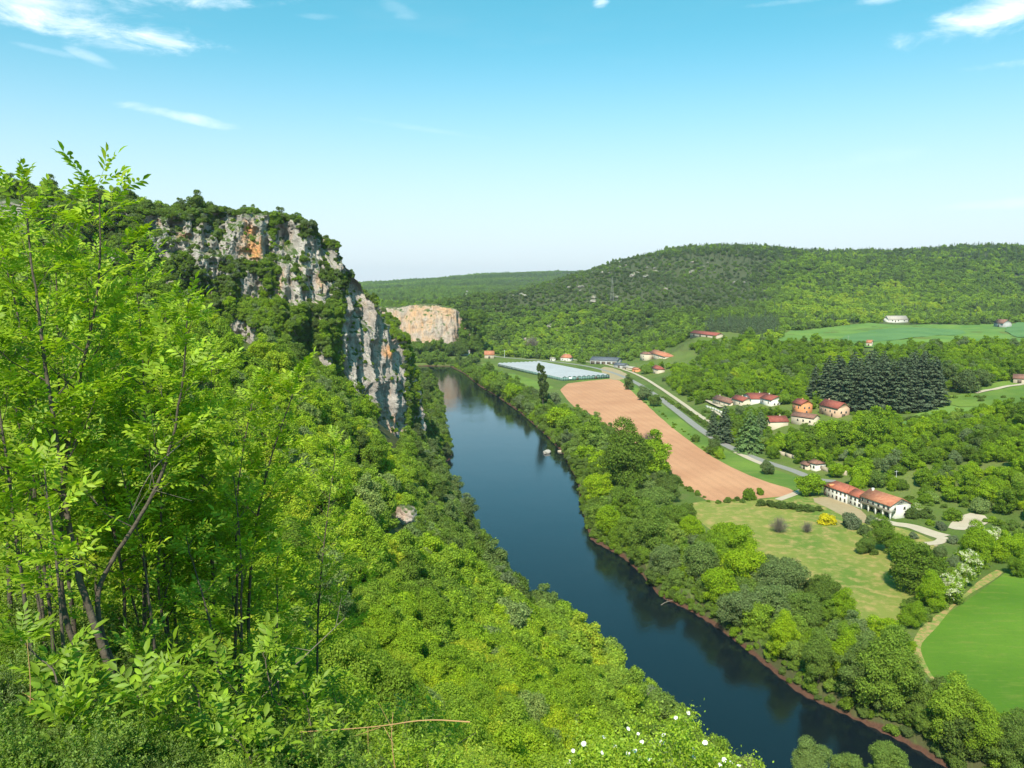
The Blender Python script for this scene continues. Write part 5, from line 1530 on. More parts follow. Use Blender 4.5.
# 3. wooded parts of the right side
W1 = gh((636, 378), (646, 352), (660, 343), (700, 340), (740, 338), (778, 346), (860, 350), (1060, 346), (1060, 380), (1000, 386), (940, 392), (933, 400), (800, 402), (790, 392), (712, 391), (700, 398), (680, 395), (662, 384))
W2 = gh((806, 443), (822, 428), (850, 424), (880, 420), (930, 424), (1060, 412), (1060, 530), (1000, 513), (960, 509), (925, 503), (905, 486), (880, 478), (850, 470), (820, 458))
W3 = gh((706, 430), (716, 420), (728, 414), (756, 412), (762, 432), (790, 432), (812, 432), (806, 450), (790, 452), (765, 450), (740, 447))
W4 = g4((905, 655), (918, 672), (945, 695), (990, 718), (1060, 750), (1060, 800), (990, 800), (930, 765), (870, 712), (850, 700), (840, 670), (850, 650))
for poly, step, r0, r1, base_t, zn, sd in ((W1, 8.4, 3.0, 5.4, .44, 'in woods behind the village', 1), (W2, 7.6, 2.9, 5.3, .44, 'in woods beside the long house', 2), (W3, 6.5, 2.2, 3.8, .5, 'in the village gardens', 3)):
    q = np.array(poly); x, y = jgrid(q[:, 0].min(), q[:, 0].max(), q[:, 1].min(), q[:, 1].max(), step, 30 + sd)
    R = rs.uniform(r0, r1, len(x)); ok = inside(x, y, poly); x, y, R = x[ok], y[ok], R[ok]
    ok = clear_of(x, y, R); x, y, R = x[ok], y[ok], R[ok]; z = ground(x, y)
    ok = ~hides_house(x, y, z + R, R) & in_frame(x, y, z + R); x, y, R = x[ok], y[ok], R[ok]
    cands(x, y, R, base_t + .10 + .22 * lownoise(x, y, .02, 3.0) + .1 * rs.normal(size=len(x)), np.clip((rs.rand(len(x)) < .14) * rs.rand(len(x)) * .8, 0, 1), zn)
x, y = jgrid(-120, 260, 130, 1150, 6.2, 81); rv = -sdist(x, y, RIVER); rb = pdist(x, y, RIGHT_BANK, False); lb = pdist(x, y, LEFT_BANK, False)
R = rs.uniform(2.6, 4.6, len(x)) * np.where(y > 420, 1.15, 1.0)
ok = (rv > 1.5) & (rb < np.where(y < 330, 32, np.where(y < 430, 42, np.where(y < 640, 95, 30)))) & (y < 980) & (rb < lb) & (rs.rand(len(x)) < .8)
for q_ in (MEADOW, FIELD1, CROP): ok &= (~inside(x, y, q_)) & (pdist(x, y, q_) > R * .6)
ok &= pdist(x, y, EDGE, False) > 6; x, y, R = x[ok], y[ok], R[ok]
cands(x, y, R, .46 + .22 * lownoise(x, y, .03, 7.) + .09 * rs.normal(size=len(x)), np.clip(rs.rand(len(x)) * .3 + (rs.rand(len(x)) < .2) * .35, 0, .7), 'in thickets of the right bank')
x, y = jgrid(120, 520, 380, 800, 8.0, 82); R = rs.uniform(2.4, 4.2, len(x)); ok = clear_of(x, y, R) & ~inside(x, y, FLOOD) & ~inside(x, y, W1) & ~inside(x, y, W2) & (rs.rand(len(x)) < .8); x, y, R = x[ok], y[ok], R[ok]
z = ground(x, y); ok = ~hides_house(x, y, z + R, R) & in_frame(x, y, z + R); x, y, R = x[ok], y[ok], R[ok]
px, py, dep = proj(x, y, ground(x, y)); ok = ~((px > 838) & (px < 905) & (py > 409) & (py < 422)); x, y, R = x[ok], y[ok], R[ok]
cands(x, y, R, .5 + .2 * lownoise(x, y, .03, 9.) + .09 * rs.normal(size=len(x)), np.clip((rs.rand(len(x)) < .14) * rs.rand(len(x)), 0, .8), 'in hedges round the village')
CA = CAND
score = np.array([c[3] / c[8] * (0.25 if (c[9] < 215 and c[10] > 225) or c[10] > 770 or c[9] < 0 or c[9] > 1024 else 1.0) for c in CA])
nind = 292 - nhand
order = np.argsort(-score); chosen = set(order[:nind].tolist())
AUTO = []


def name_by_order(rows_, plural, single):
    fam = {}
    for r_ in rows_: fam.setdefault((r_[1], r_[2], r_[3]), []).append(r_)
    for (sz_, wd_, zn_), v in fam.items():
        v.sort(key=lambda q: q[5]); nb_ = max(1, -(-len(v) // 16)); bands = [[''], ['upper ', 'lower '], ['upper ', 'middle ', 'lower '], ['topmost ', 'upper ', 'lower ', 'lowest '], ['topmost ', 'upper ', 'middle ', 'lower ', 'lowest ']][min(nb_, 5) - 1]
        for bi, bn in enumerate(bands):
            part_ = sorted(v[bi * len(v) // len(bands):(bi + 1) * len(v) // len(bands)], key=lambda q: q[4])
            for j, q in enumerate(part_):
                if len(part_) == 1: q[0]['label'] = f'{bn}{sz_} {wd_} {single} {zn_}'
                else: q[0]['label'] = f'{ORD[min(j, len(ORD) - 1)]} from left of the {bn}{sz_} {wd_} {plural} {zn_}'


tw = lambda t: 'dark green' if t < .36 else 'mid green' if t < .52 else 'fresh green' if t < .66 else 'lime green'
for i in sorted(chosen):
    x, y, z, R, ti, gr, kd, zn, dep, px, py = CA[i]
    word = ('greyish ' if gr > .3 else '') + tw(ti); sz = 'broad' if R / dep * FPX > 19 else 'compact'
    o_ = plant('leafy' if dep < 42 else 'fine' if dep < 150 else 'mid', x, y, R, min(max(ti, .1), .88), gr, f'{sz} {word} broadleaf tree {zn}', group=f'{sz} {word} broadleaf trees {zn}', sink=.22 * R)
    AUTO.append((o_, sz, word, zn, px, py))
name_by_order(AUTO, 'trees', 'tree')
def first_of(kind):
    out = []
    for cr, tr in LIB[kind]:
        o = next((o for o in COL.objects if o.data == cr), None)
        if o is not None: out.append(o)
    return out


def rowsof(idx, sink=.22):
    out = []
    for i in idx:
        x, y, z, R, ti, gr = CA[i][:6]
        out.append((x, y, z - sink * R, R, rs.uniform(0, 6.28), min(max(ti, .1), .88), gr, rs.uniform(.85, 1.15)))
    return out
rest = [i for i in range(len(CA)) if i not in chosen]
isval = lambda i: CA[i][7].startswith('in ')
leaf_r = [i for i in rest if CA[i][8] < 42]; near_r = [i for i in rest if 42 <= CA[i][8] < 120]; mid_r = [i for i in rest if CA[i][8] >= 120 and not isval(i)]; val_r = [i for i in rest if isval(i)]
print('candidates', len(CA), 'near', len(near_r), 'mid', len(mid_r), 'valley', len(val_r))
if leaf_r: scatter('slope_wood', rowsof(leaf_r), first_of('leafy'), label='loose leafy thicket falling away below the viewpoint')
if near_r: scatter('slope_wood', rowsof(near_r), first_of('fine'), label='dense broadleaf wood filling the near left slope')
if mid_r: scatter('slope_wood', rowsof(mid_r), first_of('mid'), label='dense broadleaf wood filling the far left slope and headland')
if val_r: scatter('valley_wood', rowsof(val_r), first_of('mid'), label='broadleaf wood on the valley side around the village')

# shrubs and scrub that cover the cliff where the rock does not show
ROCKPX = [[(143, 219), (177, 219), (178, 251), (159, 256)], [(180, 220), (187, 220), (190, 250), (182, 250)], [(194, 230), (208, 222), (218, 251), (216, 280), (206, 270), (191, 251)],
          [(221, 219), (266, 214), (268, 256), (247, 257), (224, 253)], [(279, 224), (297, 221), (298, 257), (288, 268), (276, 262)], [(304, 236), (320, 239), (319, 259), (308, 258)],
          [(244, 271), (259, 277), (257, 297), (246, 289)], [(279, 273), (291, 273), (306, 298), (297, 306), (278, 292)], [(307, 280), (329, 282), (327, 302), (312, 300)],
          [(322, 249), (347, 260), (348, 273), (332, 264)], [(225, 312), (253, 330), (260, 354), (230, 341)],
          [(352, 270), (364, 300), (376, 306), (388, 330), (401, 350), (402, 400), (401, 458), (388, 456), (378, 436), (371, 410), (366, 385), (356, 355), (346, 326), (350, 292)],
          [(342, 332), (358, 345), (367, 380), (347, 380)], [(318, 348), (333, 366), (325, 366)], [(300, 262), (318, 266), (316, 276), (302, 274)]]
pts = cliff_pts
nrmz = np.zeros(pts.shape[:2])
du = np.gradient(pts, axis=0); dv = np.gradient(pts, axis=1); nn = np.cross(du, dv); nn /= np.linalg.norm(nn, axis=2)[..., None] + 1e-9
if nn[..., 2].mean() < 0: nn = -nn
fl = pts.reshape(-1, 3); fn_ = nn.reshape(-1, 3)
ppx, ppy, pdep = proj(fl[:, 0], fl[:, 1], fl[:, 2])
rocky = np.zeros(len(fl), bool)
for q in ROCKPX:
    for ox, oy in ((0, 0), (4.5, 0), (-4.5, 0), (0, -5.5), (3.5, -4), (-3.5, -4), (0, 3)): rocky |= inside(ppx + ox + rs.normal(size=len(ppx)) * .8, ppy + oy + rs.normal(size=len(ppx)) * .8, np.array(q))
infr = (ppx > 30) & (ppx < 420) & (fl[:, 2] > ground(fl[:, 0], fl[:, 1]) - 1)
idx = np.where(infr)[0]; rs.shuffle(idx)
taken = {}; sh = []
for i in idx:
    r = rs.uniform(.7, 1.5) if rocky[i] else rs.uniform(1.0, 2.1) * (1.3 if ppy[i] > 300 and ppx[i] < 340 else 1)
    pr = .0022 if rocky[i] else .9
    if rocky[i] and fn_[i, 2] > .6: pr = .03
    if rs.rand() > pr: continue
    key = (int(fl[i, 0] // 2.3), int(fl[i, 1] // 2.3), int(fl[i, 2] // 2.3))
    if key in taken: continue
    taken[key] = 1
    sh.append((fl[i, 0] , fl[i, 1], fl[i, 2] - .35 * r, r, rs.uniform(0, 6.28), np.clip(.38 + .10 * rs.normal() + .22 * fbm(fl[i, 0] * .04, fl[i, 1] * .04, fl[i, 2] * .04, 2) + (.12 if ppy[i] > 300 else 0), .05, .7), np.clip(rs.rand() * .25 + (rs.rand() < .15) * .5, 0, .8), rs.uniform(.9, 1.3), ppx[i], ppy[i]))
sh.sort(key=lambda q: -q[3] * (1 if 130 < q[8] < 405 else .3))
n_sh = 230; CSH = []
for q in sh[:n_sh]:
    dark = q[5] < .3; up = q[9] < 270
    where = ('left' if q[8] < 200 else 'central' if q[8] < 280 else 'right' if q[8] < 345 else 'riverside') + ' cliff'
    sz = 'large' if q[3] > 2.3 else 'small'; hi = 'high' if q[9] < 255 else 'midway' if q[9] < 320 else 'low'
    lab = f"{sz} {'dark' if dark else 'mid'} green shrub {hi} on the {where}"
    o_ = plant('bush', q[0], q[1], q[3], q[5], q[6], lab, 'shrub', 'cliff_shrub', lab.replace('shrub', 'shrubs'), z=q[2], hs=1.25, part='foliage', trunkpart='stem')
    CSH.append((o_, sz, ('dark' if dark else 'mid') + ' green', f'{hi} on the {where}', q[8], q[9]))
name_by_order(CSH, 'shrubs', 'shrub')
scatter('cliff_scrub', [q[:8] for q in sh[n_sh:]], first_of('bush'), label='evergreen scrub clinging to the ledges of the headland')
print('cliff shrubs', len(sh))

# undergrowth along the banks and verges
x, y = jgrid(-120, 330, 130, 1150, 2.7, 50); rv = -sdist(x, y, RIVER); rb = pdist(x, y, RIGHT_BANK, False); lb = pdist(x, y, LEFT_BANK, False)
wv = 24 + 14 * lownoise(x, y, .02)
ok = (rv > 0.2) & (rb < np.where(y < 330, wv * 1.5, wv)) & (rb < lb) & (rs.rand(len(x)) < .85) & ~inside(x, y, MEADOW) & ~inside(x, y, FIELD1) & ~inside(x, y, CROP) & (pdist(x, y, EDGE, False) > 4)
x, y = x[ok], y[ok]; R = rs.uniform(.9, 2.4, len(x)); z = ground(x, y)
und = [(a, b_, c - .1, r, rs.uniform(0, 6.28), np.clip(.45 + .18 * n_ + rs.normal() * .08, .1, .8), rs.rand() * .25, rs.uniform(.7, 1.3)) for a, b_, c, r, n_ in zip(x, y, z, R, lownoise(x, y, .03, 7.0))]
xs_, ys_ = [], []
for c_ in densify(chaikin(RIGHT_BANK, False, 2), 1.9, 0, False):
    if rs.rand() < .8: xs_.append(c_[0] + rs.normal() * 1.3); ys_.append(c_[1] + rs.normal() * 1.3)
xs_, ys_ = np.array(xs_), np.array(ys_); ok = -sdist(xs_, ys_, RIVER) > .5
for a, b_ in zip(xs_[ok], ys_[ok]): und.append((a, b_, max(0.1, float(ground(a, b_)) - .1), rs.uniform(.5, 1.5) * (1.3 if b_ > 350 else 1), rs.uniform(0, 6.28), np.clip(.38 + .1 * rs.normal(), .1, .8), rs.rand() * .4, rs.uniform(.7, 1.2)))
# rough growth right of the river bottom and in W4
x, y = jgrid(60, 330, 130, 330, 2.2, 51); ok = inside(x, y, W4) & (-sdist(x, y, RIVER) > 2); x, y = x[ok], y[ok]; z = ground(x, y)
und += [(a, b_, c - .1, rs.uniform(.7, 1.6), rs.uniform(0, 6.28), np.clip(.40 + .1 * rs.normal(), .1, .7), .15 + rs.rand() * .2, rs.uniform(.5, .9)) for a, b_, c in zip(x, y, z)]
# hedges, verges and gardens
def fringe(line, w, step, r0, r1, t0, seed, closed=False):
    q = np.array(line); c = densify(q, step, 0, closed); r_ = np.random.RandomState(seed)
    for a in c:
        if r_.rand() < .75:
            x_, y_ = a + r_.uniform(-w, w, 2); und.append((x_, y_, float(ground(x_, y_)) - .1, r_.uniform(r0, r1), r_.uniform(0, 6.28), t0 + r_.normal() * .08, r_.rand() * .2, r_.uniform(.7, 1.2)))
fringe(g4((640, 397), (665, 419), (692, 440), (720, 458)), 2.5, 9, .8, 1.8, .5, 1)
fringe(g4((664, 398), (690, 415), (712, 430), (735, 440)), 1.5, 3.5, 1.2, 2.4, .35, 2)
fringe(g4((640, 452), (668, 474), (692, 492), (712, 504), (745, 501)), 2.0, 2.5, .9, 1.8, .35, 3)
fringe(g4((910, 618), (935, 598), (960, 575), (985, 558), (1012, 548)), 4.5, 1.0, 1.8, 3.3, .5, 4)
fringe(g4((905, 505), (925, 503), (960, 508), (1000, 514), (1040, 525)), 4.0, 2.2, 1.5, 3.0, .38, 5)
fringe(g4((700, 412), (712, 420), (724, 428), (740, 436), (760, 446), (780, 452)), 4.0, 2.5, 1.2, 2.8, .45, 6)
fringe(g4((990, 526), (1010, 530), (1040, 540)), 7.0, .9, 1.5, 3.0, .42, 7)
fringe(gh((905, 418), (950, 424), (1000, 418), (1040, 414)), 9.0, 1.6, 2.0, 3.6, .38, 8)
fringe(gh((935, 400), (960, 400), (985, 398), (1000, 404)), 8.0, 3.0, 1.5, 2.6, .40, 9)
fringe(gh((850, 416), (880, 419), (905, 420)), 7.0, 2.0, 1.8, 3.2, .42, 10)
scatter('undergrowth', und, first_of('bush'), label='low green bushes and brambles along bank, verges and hedges')

# ------------------------------------------------------------------ the far wooded hills: one mass
def hillwood(x0, x1, y0, y1, step, r0, r1, seed):
    x, y = jgrid(x0, x1, y0, y1, step, seed); r_ = np.random.RandomState(seed)
    z = ground(x, y); ok = in_frame(x, y, z, 15, 10); x, y, z = x[ok], y[ok], z[ok]
    ok = ~(inside(x, y, FLOOD)) & (-sdist(x, y, RIVER) > 4) & (sdist(x, y, HEAD) < -5) & (pdist(x, y, LEFT_BANK, False) > 25); x, y, z = x[ok], y[ok], z[ok]
    for q in KEEP_OUT[3:]: ok = ~inside(x, y, q); x, y, z = x[ok], y[ok], z[ok]
    ok = ~inside(x, y, W1) & ~inside(x, y, W2); x, y, z = x[ok], y[ok], z[ok]
    R = r_.uniform(r0, r1, len(x))
    ok = seen(x, y, z + R * 1.6 + 3); x, y, z, R = x[ok], y[ok], z[ok], R[ok]
    for hx, hy, hr, z0, hh in HOUSES: ok = np.hypot(x - hx, y - hy) > hr + R; x, y, z, R = x[ok], y[ok], z[ok], R[ok]
    ok = ~hides_house(x, y, z + R, R) & (pdist(x, y, main_c, False) > 10) & (pdist(x, y, rail_c, False) > 9) & (pdist(x, y, lane_px, False) > 8); x, y, z, R = x[ok], y[ok], z[ok], R[ok]
    return x, y, z, R
rows_b, rows_c = [], []
for (a, sd) in (((-560, 1300, 960, 1720, 8.5, 3.6, 6.4), 61), ((-560, 1750, 1720, 2500, 11, 4.4, 7.4), 62), ((-900, 900, 2500, 5300, 15, 4.5, 8.5), 63)):
    x, y, z, R = hillwood(*a, sd)
    px, py, dep = proj(x, y, z)
    n1 = lownoise(x, y, .006, 2.0); n2 = lownoise(x, y, .02, 5.0); nz = rs.normal(size=len(x))
    ti = .44 + .30 * n1 + .24 * n2 + .10 * nz
    lime = sstep(740, 800, px) * sstep(1024, 930, px) * sstep(280, 292, py) * (py < 326); ti += .22 * lime + .1 * lime * n2
    garr = sstep(470, 520, px) * sstep(800, 740, px) * sstep(250, 262, py) * sstep(318, 300, py)     # dry scrub on the upper hill
    ti -= .14 * garr; gr = .12 + .35 * garr * (rs.rand(len(x)) < .6) + .08 * rs.rand(len(x))
    low = sstep(330, 345, py); ti += .10 * low
    R = R * (1 - .38 * garr); thin = rs.rand(len(x)) > .30 * garr
    rise = sstep(268, 256, py) * (dep < 2600) * .5; pine = (rs.rand(len(x)) < .05 + rise + .22 * (lownoise(x, y, .01, 8.) > .35)) & (dep < 2600)
    dk = ((px > 705) & (px < 778) & (py > 322) & (py < 338)); pine |= dk
    farr = dep > 2600; ti = np.where(farr, .48 + .3 * lownoise(x, y, .003, 4.), ti)
    for i in range(len(x)):
        if not thin[i]: continue
        if pine[i]:
            H_ = R[i] * rs.uniform(1.9, 2.7) * (1.25 if dk[i] else 1)
            rows_c.append((x[i], y[i], z[i] - 1, H_, rs.uniform(0, 6.28), rs.uniform(0.1, .7), 0, 1.0))
        else:
            rows_b.append((x[i], y[i], z[i] - .25 * R[i], R[i], rs.uniform(0, 6.28), np.clip(ti[i], .08, .85), gr[i], rs.uniform(.8, 1.1)))
# a few of the hill's edge trees stand as themselves; their crowns are shared by the rest
front = sorted(range(len(rows_b)), key=lambda i: rows_b[i][1])[:8]
for j, i in enumerate(front[:5]):
    q = rows_b[i]; plant('far', q[0], q[1], q[3], q[5], q[6], f"{ORD[j]} nearest {tw(q[5])} broadleaf tree at the foot of the far wooded hill", z=q[2], variant=j, group=f'{tw(q[5])} trees at the foot of the far hill')
for j in range(2):
    q = rows_c[j]; root = thing('conifer_tree', None, ('first' if j == 0 else 'second') + ' small dark pine at the near foot of the far hill', 'conifer', q[:3], 0, 'pines on the far hill', (q[3],) * 3)
    c = link('crown', LIB['farconifer'][j][0], root); c['tint'] = .3; c['grey'] = 0.0; link('trunk', LIB['farconifer'][j][1], root)
scatter('hillside_forest', [q for i, q in enumerate(rows_b) if i not in front[:5]], first_of('far'), label='broadleaf forest covering the far hills')
scatter('hillside_pines', rows_c[2:], first_of('farconifer'), label='dark pines scattered through the forest of the far hills')
print('hill trees', len(rows_b), len(rows_c))
# pale outcrops in the scrub of the hill
PLACES = ['above the orange cliff', 'above the right end of the orange cliff', 'on the low left shoulder of the hill', 'just behind the greenhouse', 'low on the hill behind the farmhouse', 'on the upper hill right of the mast', 'left of the mast', 'at the mast', 'under the hill crest', 'halfway up the left part of the hill', 'on the right part of the bare scrub', 'right below the rounded hill top', 'under the crest right of the mast', 'above the mast', 'high in the middle of the hill', 'below and left of the mast', 'below and right of the mast']
for j, (px, py, s_, n) in enumerate(((455, 298, 8, 5), (470, 294, 9, 6), (484, 292, 7, 5), (530, 343, 9, 2), (558, 331, 7, 3), (640, 276, 7, 4), (590, 300, 5, 3), (610, 296, 5, 2), (690, 274, 6, 3), (520, 296, 5, 3), (740, 285, 5, 2), (620, 266, 4, 4), (655, 270, 4, 4), (600, 276, 4, 4), (700, 266, 4, 3), (575, 290, 4, 4), (665, 290, 4, 3))):
    for i in range(n):
        p = hit(px + rs.uniform(-9, 9), py + rs.uniform(-3, 3))
        boulder('rock_outcrop', p + np.array([0, 0, 2.5]), s_ * rs.uniform(.5, 1.1), f'{ORD[i]} pale limestone outcrop in the scrub {PLACES[j]}' if n > 1 else f'pale limestone outcrop in the scrub {PLACES[j]}', 40 + j * 7 + i, ROCK, (1.3, .8, .7), 'rock', f'limestone outcrops {PLACES[j]}')
# trees on and below the far orange cliff
ex_ = []
for i in range(60):
    px = rs.uniform(405, 470); py = 354 - abs(rs.normal()) * 5
    if px < 440 and py < 345: continue
    y_ = rs.uniform(1160, 1178); p = P(px, py, y_); ex_.append((p[0], p[1], p[2] - 4, rs.uniform(4, 7.5), rs.uniform(0, 6.28), rs.uniform(.2, .5), .15, 1.2))
for i in range(46):
    px = rs.uniform(408, 452); y_ = rs.uniform(960, 1090); p = P(px, 360, y_)
    if -float(sdist(np.array(p[0]), np.array(p[1]), RIVER)) > 2: ex_.append((p[0], p[1], float(ground(p[0], p[1])) - 1, rs.uniform(4, 8), rs.uniform(0, 6.28), rs.uniform(.2, .55), .1, 1.2))
x, y = jgrid(-180, 0, 440, 960, 7, 71); ok = (-sdist(x, y, RIVER) > 2) & (sdist(x, y, HEAD) < -8) & (pdist(x, y, LEFT_BANK, False) < 60) & (sdist(x, y, band) < -1); x, y = x[ok], y[ok]
for a, b_ in zip(x, y): ex_.append((a, b_, float(ground(a, b_)) - .6, rs.uniform(3, 5.6), rs.uniform(0, 6.28), np.clip(rs.normal() * .12 + .38, .1, .7), rs.rand() * .35, 1.1))
for i in range(70):
    px = rs.uniform(462, 484); py = rs.uniform(314, 352)
    p = P(px, py, rs.uniform(1176, 1196)); ex_.append((p[0], p[1], p[2] - 5, rs.uniform(4.5, 7.5), rs.uniform(0, 6.28), rs.uniform(.3, .55), .1, 1.1))
scatter('riverside_wood', ex_, first_of('mid'), label='broadleaf wood along the left bank behind the headland')


# ------------------------------------------------------------------ close growth round the viewpoint
def pinnate(seed):
    """one compound leaf: a rachis with opposite lance shaped leaflets, about 0.22 long, growing along +X, upper side +Z"""
    r_ = np.random.RandomState(seed); V, F = [], []; n = 0
    L = .21; droop = r_.uniform(.10, .28)
    zc = lambda x: -droop * (x / L) ** 2 * L
    xs = np.linspace(0, L, 5); w = .0016
    V.append(np.array([(x, s_ * w, zc(x)) for x in xs for s_ in (-1, 1)])); F.append(np.array([(2 * i, 2 * i + 2, 2 * i + 3, 2 * i + 1) for i in range(4)])); n += 10
    nodes = [(.06, 1), (.06, -1), (.10, 1), (.10, -1), (.14, 1), (.14, -1), (.18, 1), (.18, -1), (.21, 0)]
    for x, sd in nodes:
        l = .078 * r_.uniform(.85, 1.15) * (1.15 if sd == 0 else 1 - abs(x - .13) * 1.6); wd = l * .19; a = sd * RAD(r_.uniform(48, 64)); dz = r_.uniform(-.35, .12)
        d = np.array([math.cos(a), math.sin(a), dz]); d /= np.linalg.norm(d); s_ = np.array([-math.sin(a), math.cos(a), 0]); up = np.array([0, 0, 1.]) * wd * .35
        o = np.array([x, 0, zc(x)]); tip = o + d * l - np.array([0, 0, l * .10]); m1 = o + d * l * .38; m2 = o + d * l * .72
        V.append(np.array([o, m1 - s_ * wd + up, m2 - s_ * wd * .75 + up * .7, tip, m2 + s_ * wd * .75 + up * .7, m1 + s_ * wd + up, m1, m2]))
        F.append(np.array([(0, 1, 6, 6), (1, 2, 7, 6), (2, 3, 7, 7), (7, 3, 4, 4), (6, 7, 4, 5), (0, 6, 5, 5)])[[1, 4]] + n)
        F.append(np.array([(0, 1, 6), (2, 3, 7), (7, 3, 4), (0, 6, 5)]) + n); n += 8
    return np.concatenate(V), [np.concatenate([f for f in F if f.shape[1] == 4]), np.concatenate([f for f in F if f.shape[1] == 3])]


PIN = [pinnate(i) for i in range(4)]


def place_leaves(pos_, dirs, ups, sizes, r_):
    """instances of the compound leaf merged into arrays"""
    Vs, Q, T_, n = [], [], [], 0
    for i, (p, d, u, s_) in enumerate(zip(pos_, dirs, ups, sizes)):
        v, (q, t) = PIN[i % 4]
        d = d / (np.linalg.norm(d) + 1e-9); y = np.cross(u, d); y /= np.linalg.norm(y) + 1e-9; z = np.cross(d, y)
        Vs.append(p + (v[:, :1] * d + v[:, 1:2] * y + v[:, 2:] * z) * s_); Q.append(q + n); T_.append(t + n); n += len(v)
    return np.concatenate(Vs), [np.concatenate(Q), np.concatenate(T_)]


def sapling(px, py, d, bpx, label, seed, tint=.72, dens=1.0, bare=.3, thick=.032, via=None, group=None):
    r_ = np.random.RandomState(seed)
    u = (bpx - 512) / FPX; bx, by = u * d * .97, d
    base = np.array([bx, by, float(ground(bx, by))]); top = P(px, py, d + r_.uniform(-.2, .3))
    H_ = top[2] - base[2]
    root = thing('ash_sapling', None, label, 'sapling', tuple(base), 0, group)
    tl = top - base; ctrlp = [np.zeros(3)]
    if via:
        for (vx, vy) in via: ctrlp.append(P(vx, vy, d) - base)
    else:
        ctrlp += [np.array([tl[0] * .10, tl[1] * .2, tl[2] * .33]) + r_.normal(size=3) * .05, np.array([tl[0] * .45, tl[1] * .5, tl[2] * .66]) + r_.normal(size=3) * .06]
    ctrlp.append(tl); ctrlp = np.array(ctrlp); ctrlp[0, 2] = -.12
    st = chaikin(ctrlp, False, 3); n = len(st); st = st + np.cumsum(r_.normal(size=(n, 3)) * .006, 0) * np.linspace(0, 1, n)[:, None]
    seg = np.concatenate([[0], np.cumsum(np.linalg.norm(np.diff(st, axis=0), axis=1))]); Ls = seg[-1]
    wood = Buf(); wood.add(*tube_pts(st, np.interp(seg, [0, Ls], [thick, .004]), 7))
    LP_, LD, LU, LS = [], [], [], []
    def leaves_on(path, a0, cnt, sz):
        path = np.array(path); s_ = np.concatenate([[0], np.cumsum(np.linalg.norm(np.diff(path, axis=0), axis=1))]); L = s_[-1]
        for k_ in range(cnt):
            t = a0 + (1 - a0) * (k_ + .5 * r_.rand()) / max(1, cnt - 1) if cnt > 1 else 1.0; t = min(t, 1.0)
            p = np.array([np.interp(t * L, s_, path[:, j]) for j in range(3)])
            ax = path[-1] - path[0]; ax /= np.linalg.norm(ax) + 1e-9
            for sd in ((-1, 1) if t < .97 else (-1, 0, 1)):
                side = np.cross(ax, [0, 0, 1.]); side /= np.linalg.norm(side) + 1e-9
                dd = ax * r_.uniform(.45, .9) + side * sd * r_.uniform(.5, 1.0) + np.array([0, 0, r_.uniform(-.15, .45)]) + r_.normal(size=3) * .15
                LP_.append(p); LD.append(dd); LU.append(np.array([0, 0, 1.]) + r_.normal(size=3) * .28); LS.append(sz * r_.uniform(.75, 1.2))
    nb = int(max(7, (1 - bare) * Ls * 6.5 * dens)); az0 = r_.uniform(0, 6.28)
    for i in range(nb):
        t = bare + (1 - bare) * (i + .3) / nb; az_ = az0 + i * 2.4 + r_.uniform(-.4, .4)
        p0 = np.array([np.interp(t * Ls, seg, st[:, j]) for j in range(3)])
        bl = (.13 + .85 * (1 - t) ** .9) * r_.uniform(.7, 1.15) * min(1.25, H_ / 3.6); elv = r_.uniform(.35, .95) + .25 * t
        dd = np.array([math.cos(az_) * math.cos(elv), math.sin(az_) * math.cos(elv), math.sin(elv)])
        p1 = p0 + dd * bl * .5; p2 = p1 + (dd + np.array([0, 0, .35]) + r_.normal(size=3) * .12) * bl * .5
        r0_ = max(.0035, .011 * bl); wood.add(*tube_pts([p0, (p0 + p1) / 2, p1, p2], [r0_, r0_ * .85, r0_ * .6, .0018], 4))
        leaves_on([p0, p1, p2], .3, max(2, int(bl * 6.5)), 1.0)
        for j in range(int(bl * 4.5)):
            q0 = p1 + (p2 - p1) * r_.rand() if r_.rand() < .5 else p0 + (p1 - p0) * r_.uniform(.4, 1); a2 = az_ + r_.choice([-1, 1]) * r_.uniform(.5, 1.2)
            d2 = np.array([math.cos(a2) * .75, math.sin(a2) * .75, r_.uniform(.1, .9)]); l2 = bl * r_.uniform(.25, .5); q1_ = q0 + d2 * l2 * .6; q2_ = q1_ + (d2 + np.array([0, 0, .3])) * l2 * .4
            wood.add(*tube_pts([q0, q1_, q2_], [.0035, .0028, .0014], 3)); leaves_on([q0, q1_, q2_], .35, max(2, int(l2 * 8)), .95)
    leaves_on(list(st[-4:]), .1, 3, .7)
    link('trunk', wood.mesh('trunk', [M_BARK], True), root)
    v, fs = place_leaves(LP_, LD, LU, LS, r_)
    fo = link('foliage', mesh('foliage', v, fs, [M_LEAF_NEAR]), root); fo['tint'] = tint; fo['grey'] = 0.02
    return root, len(LP_)


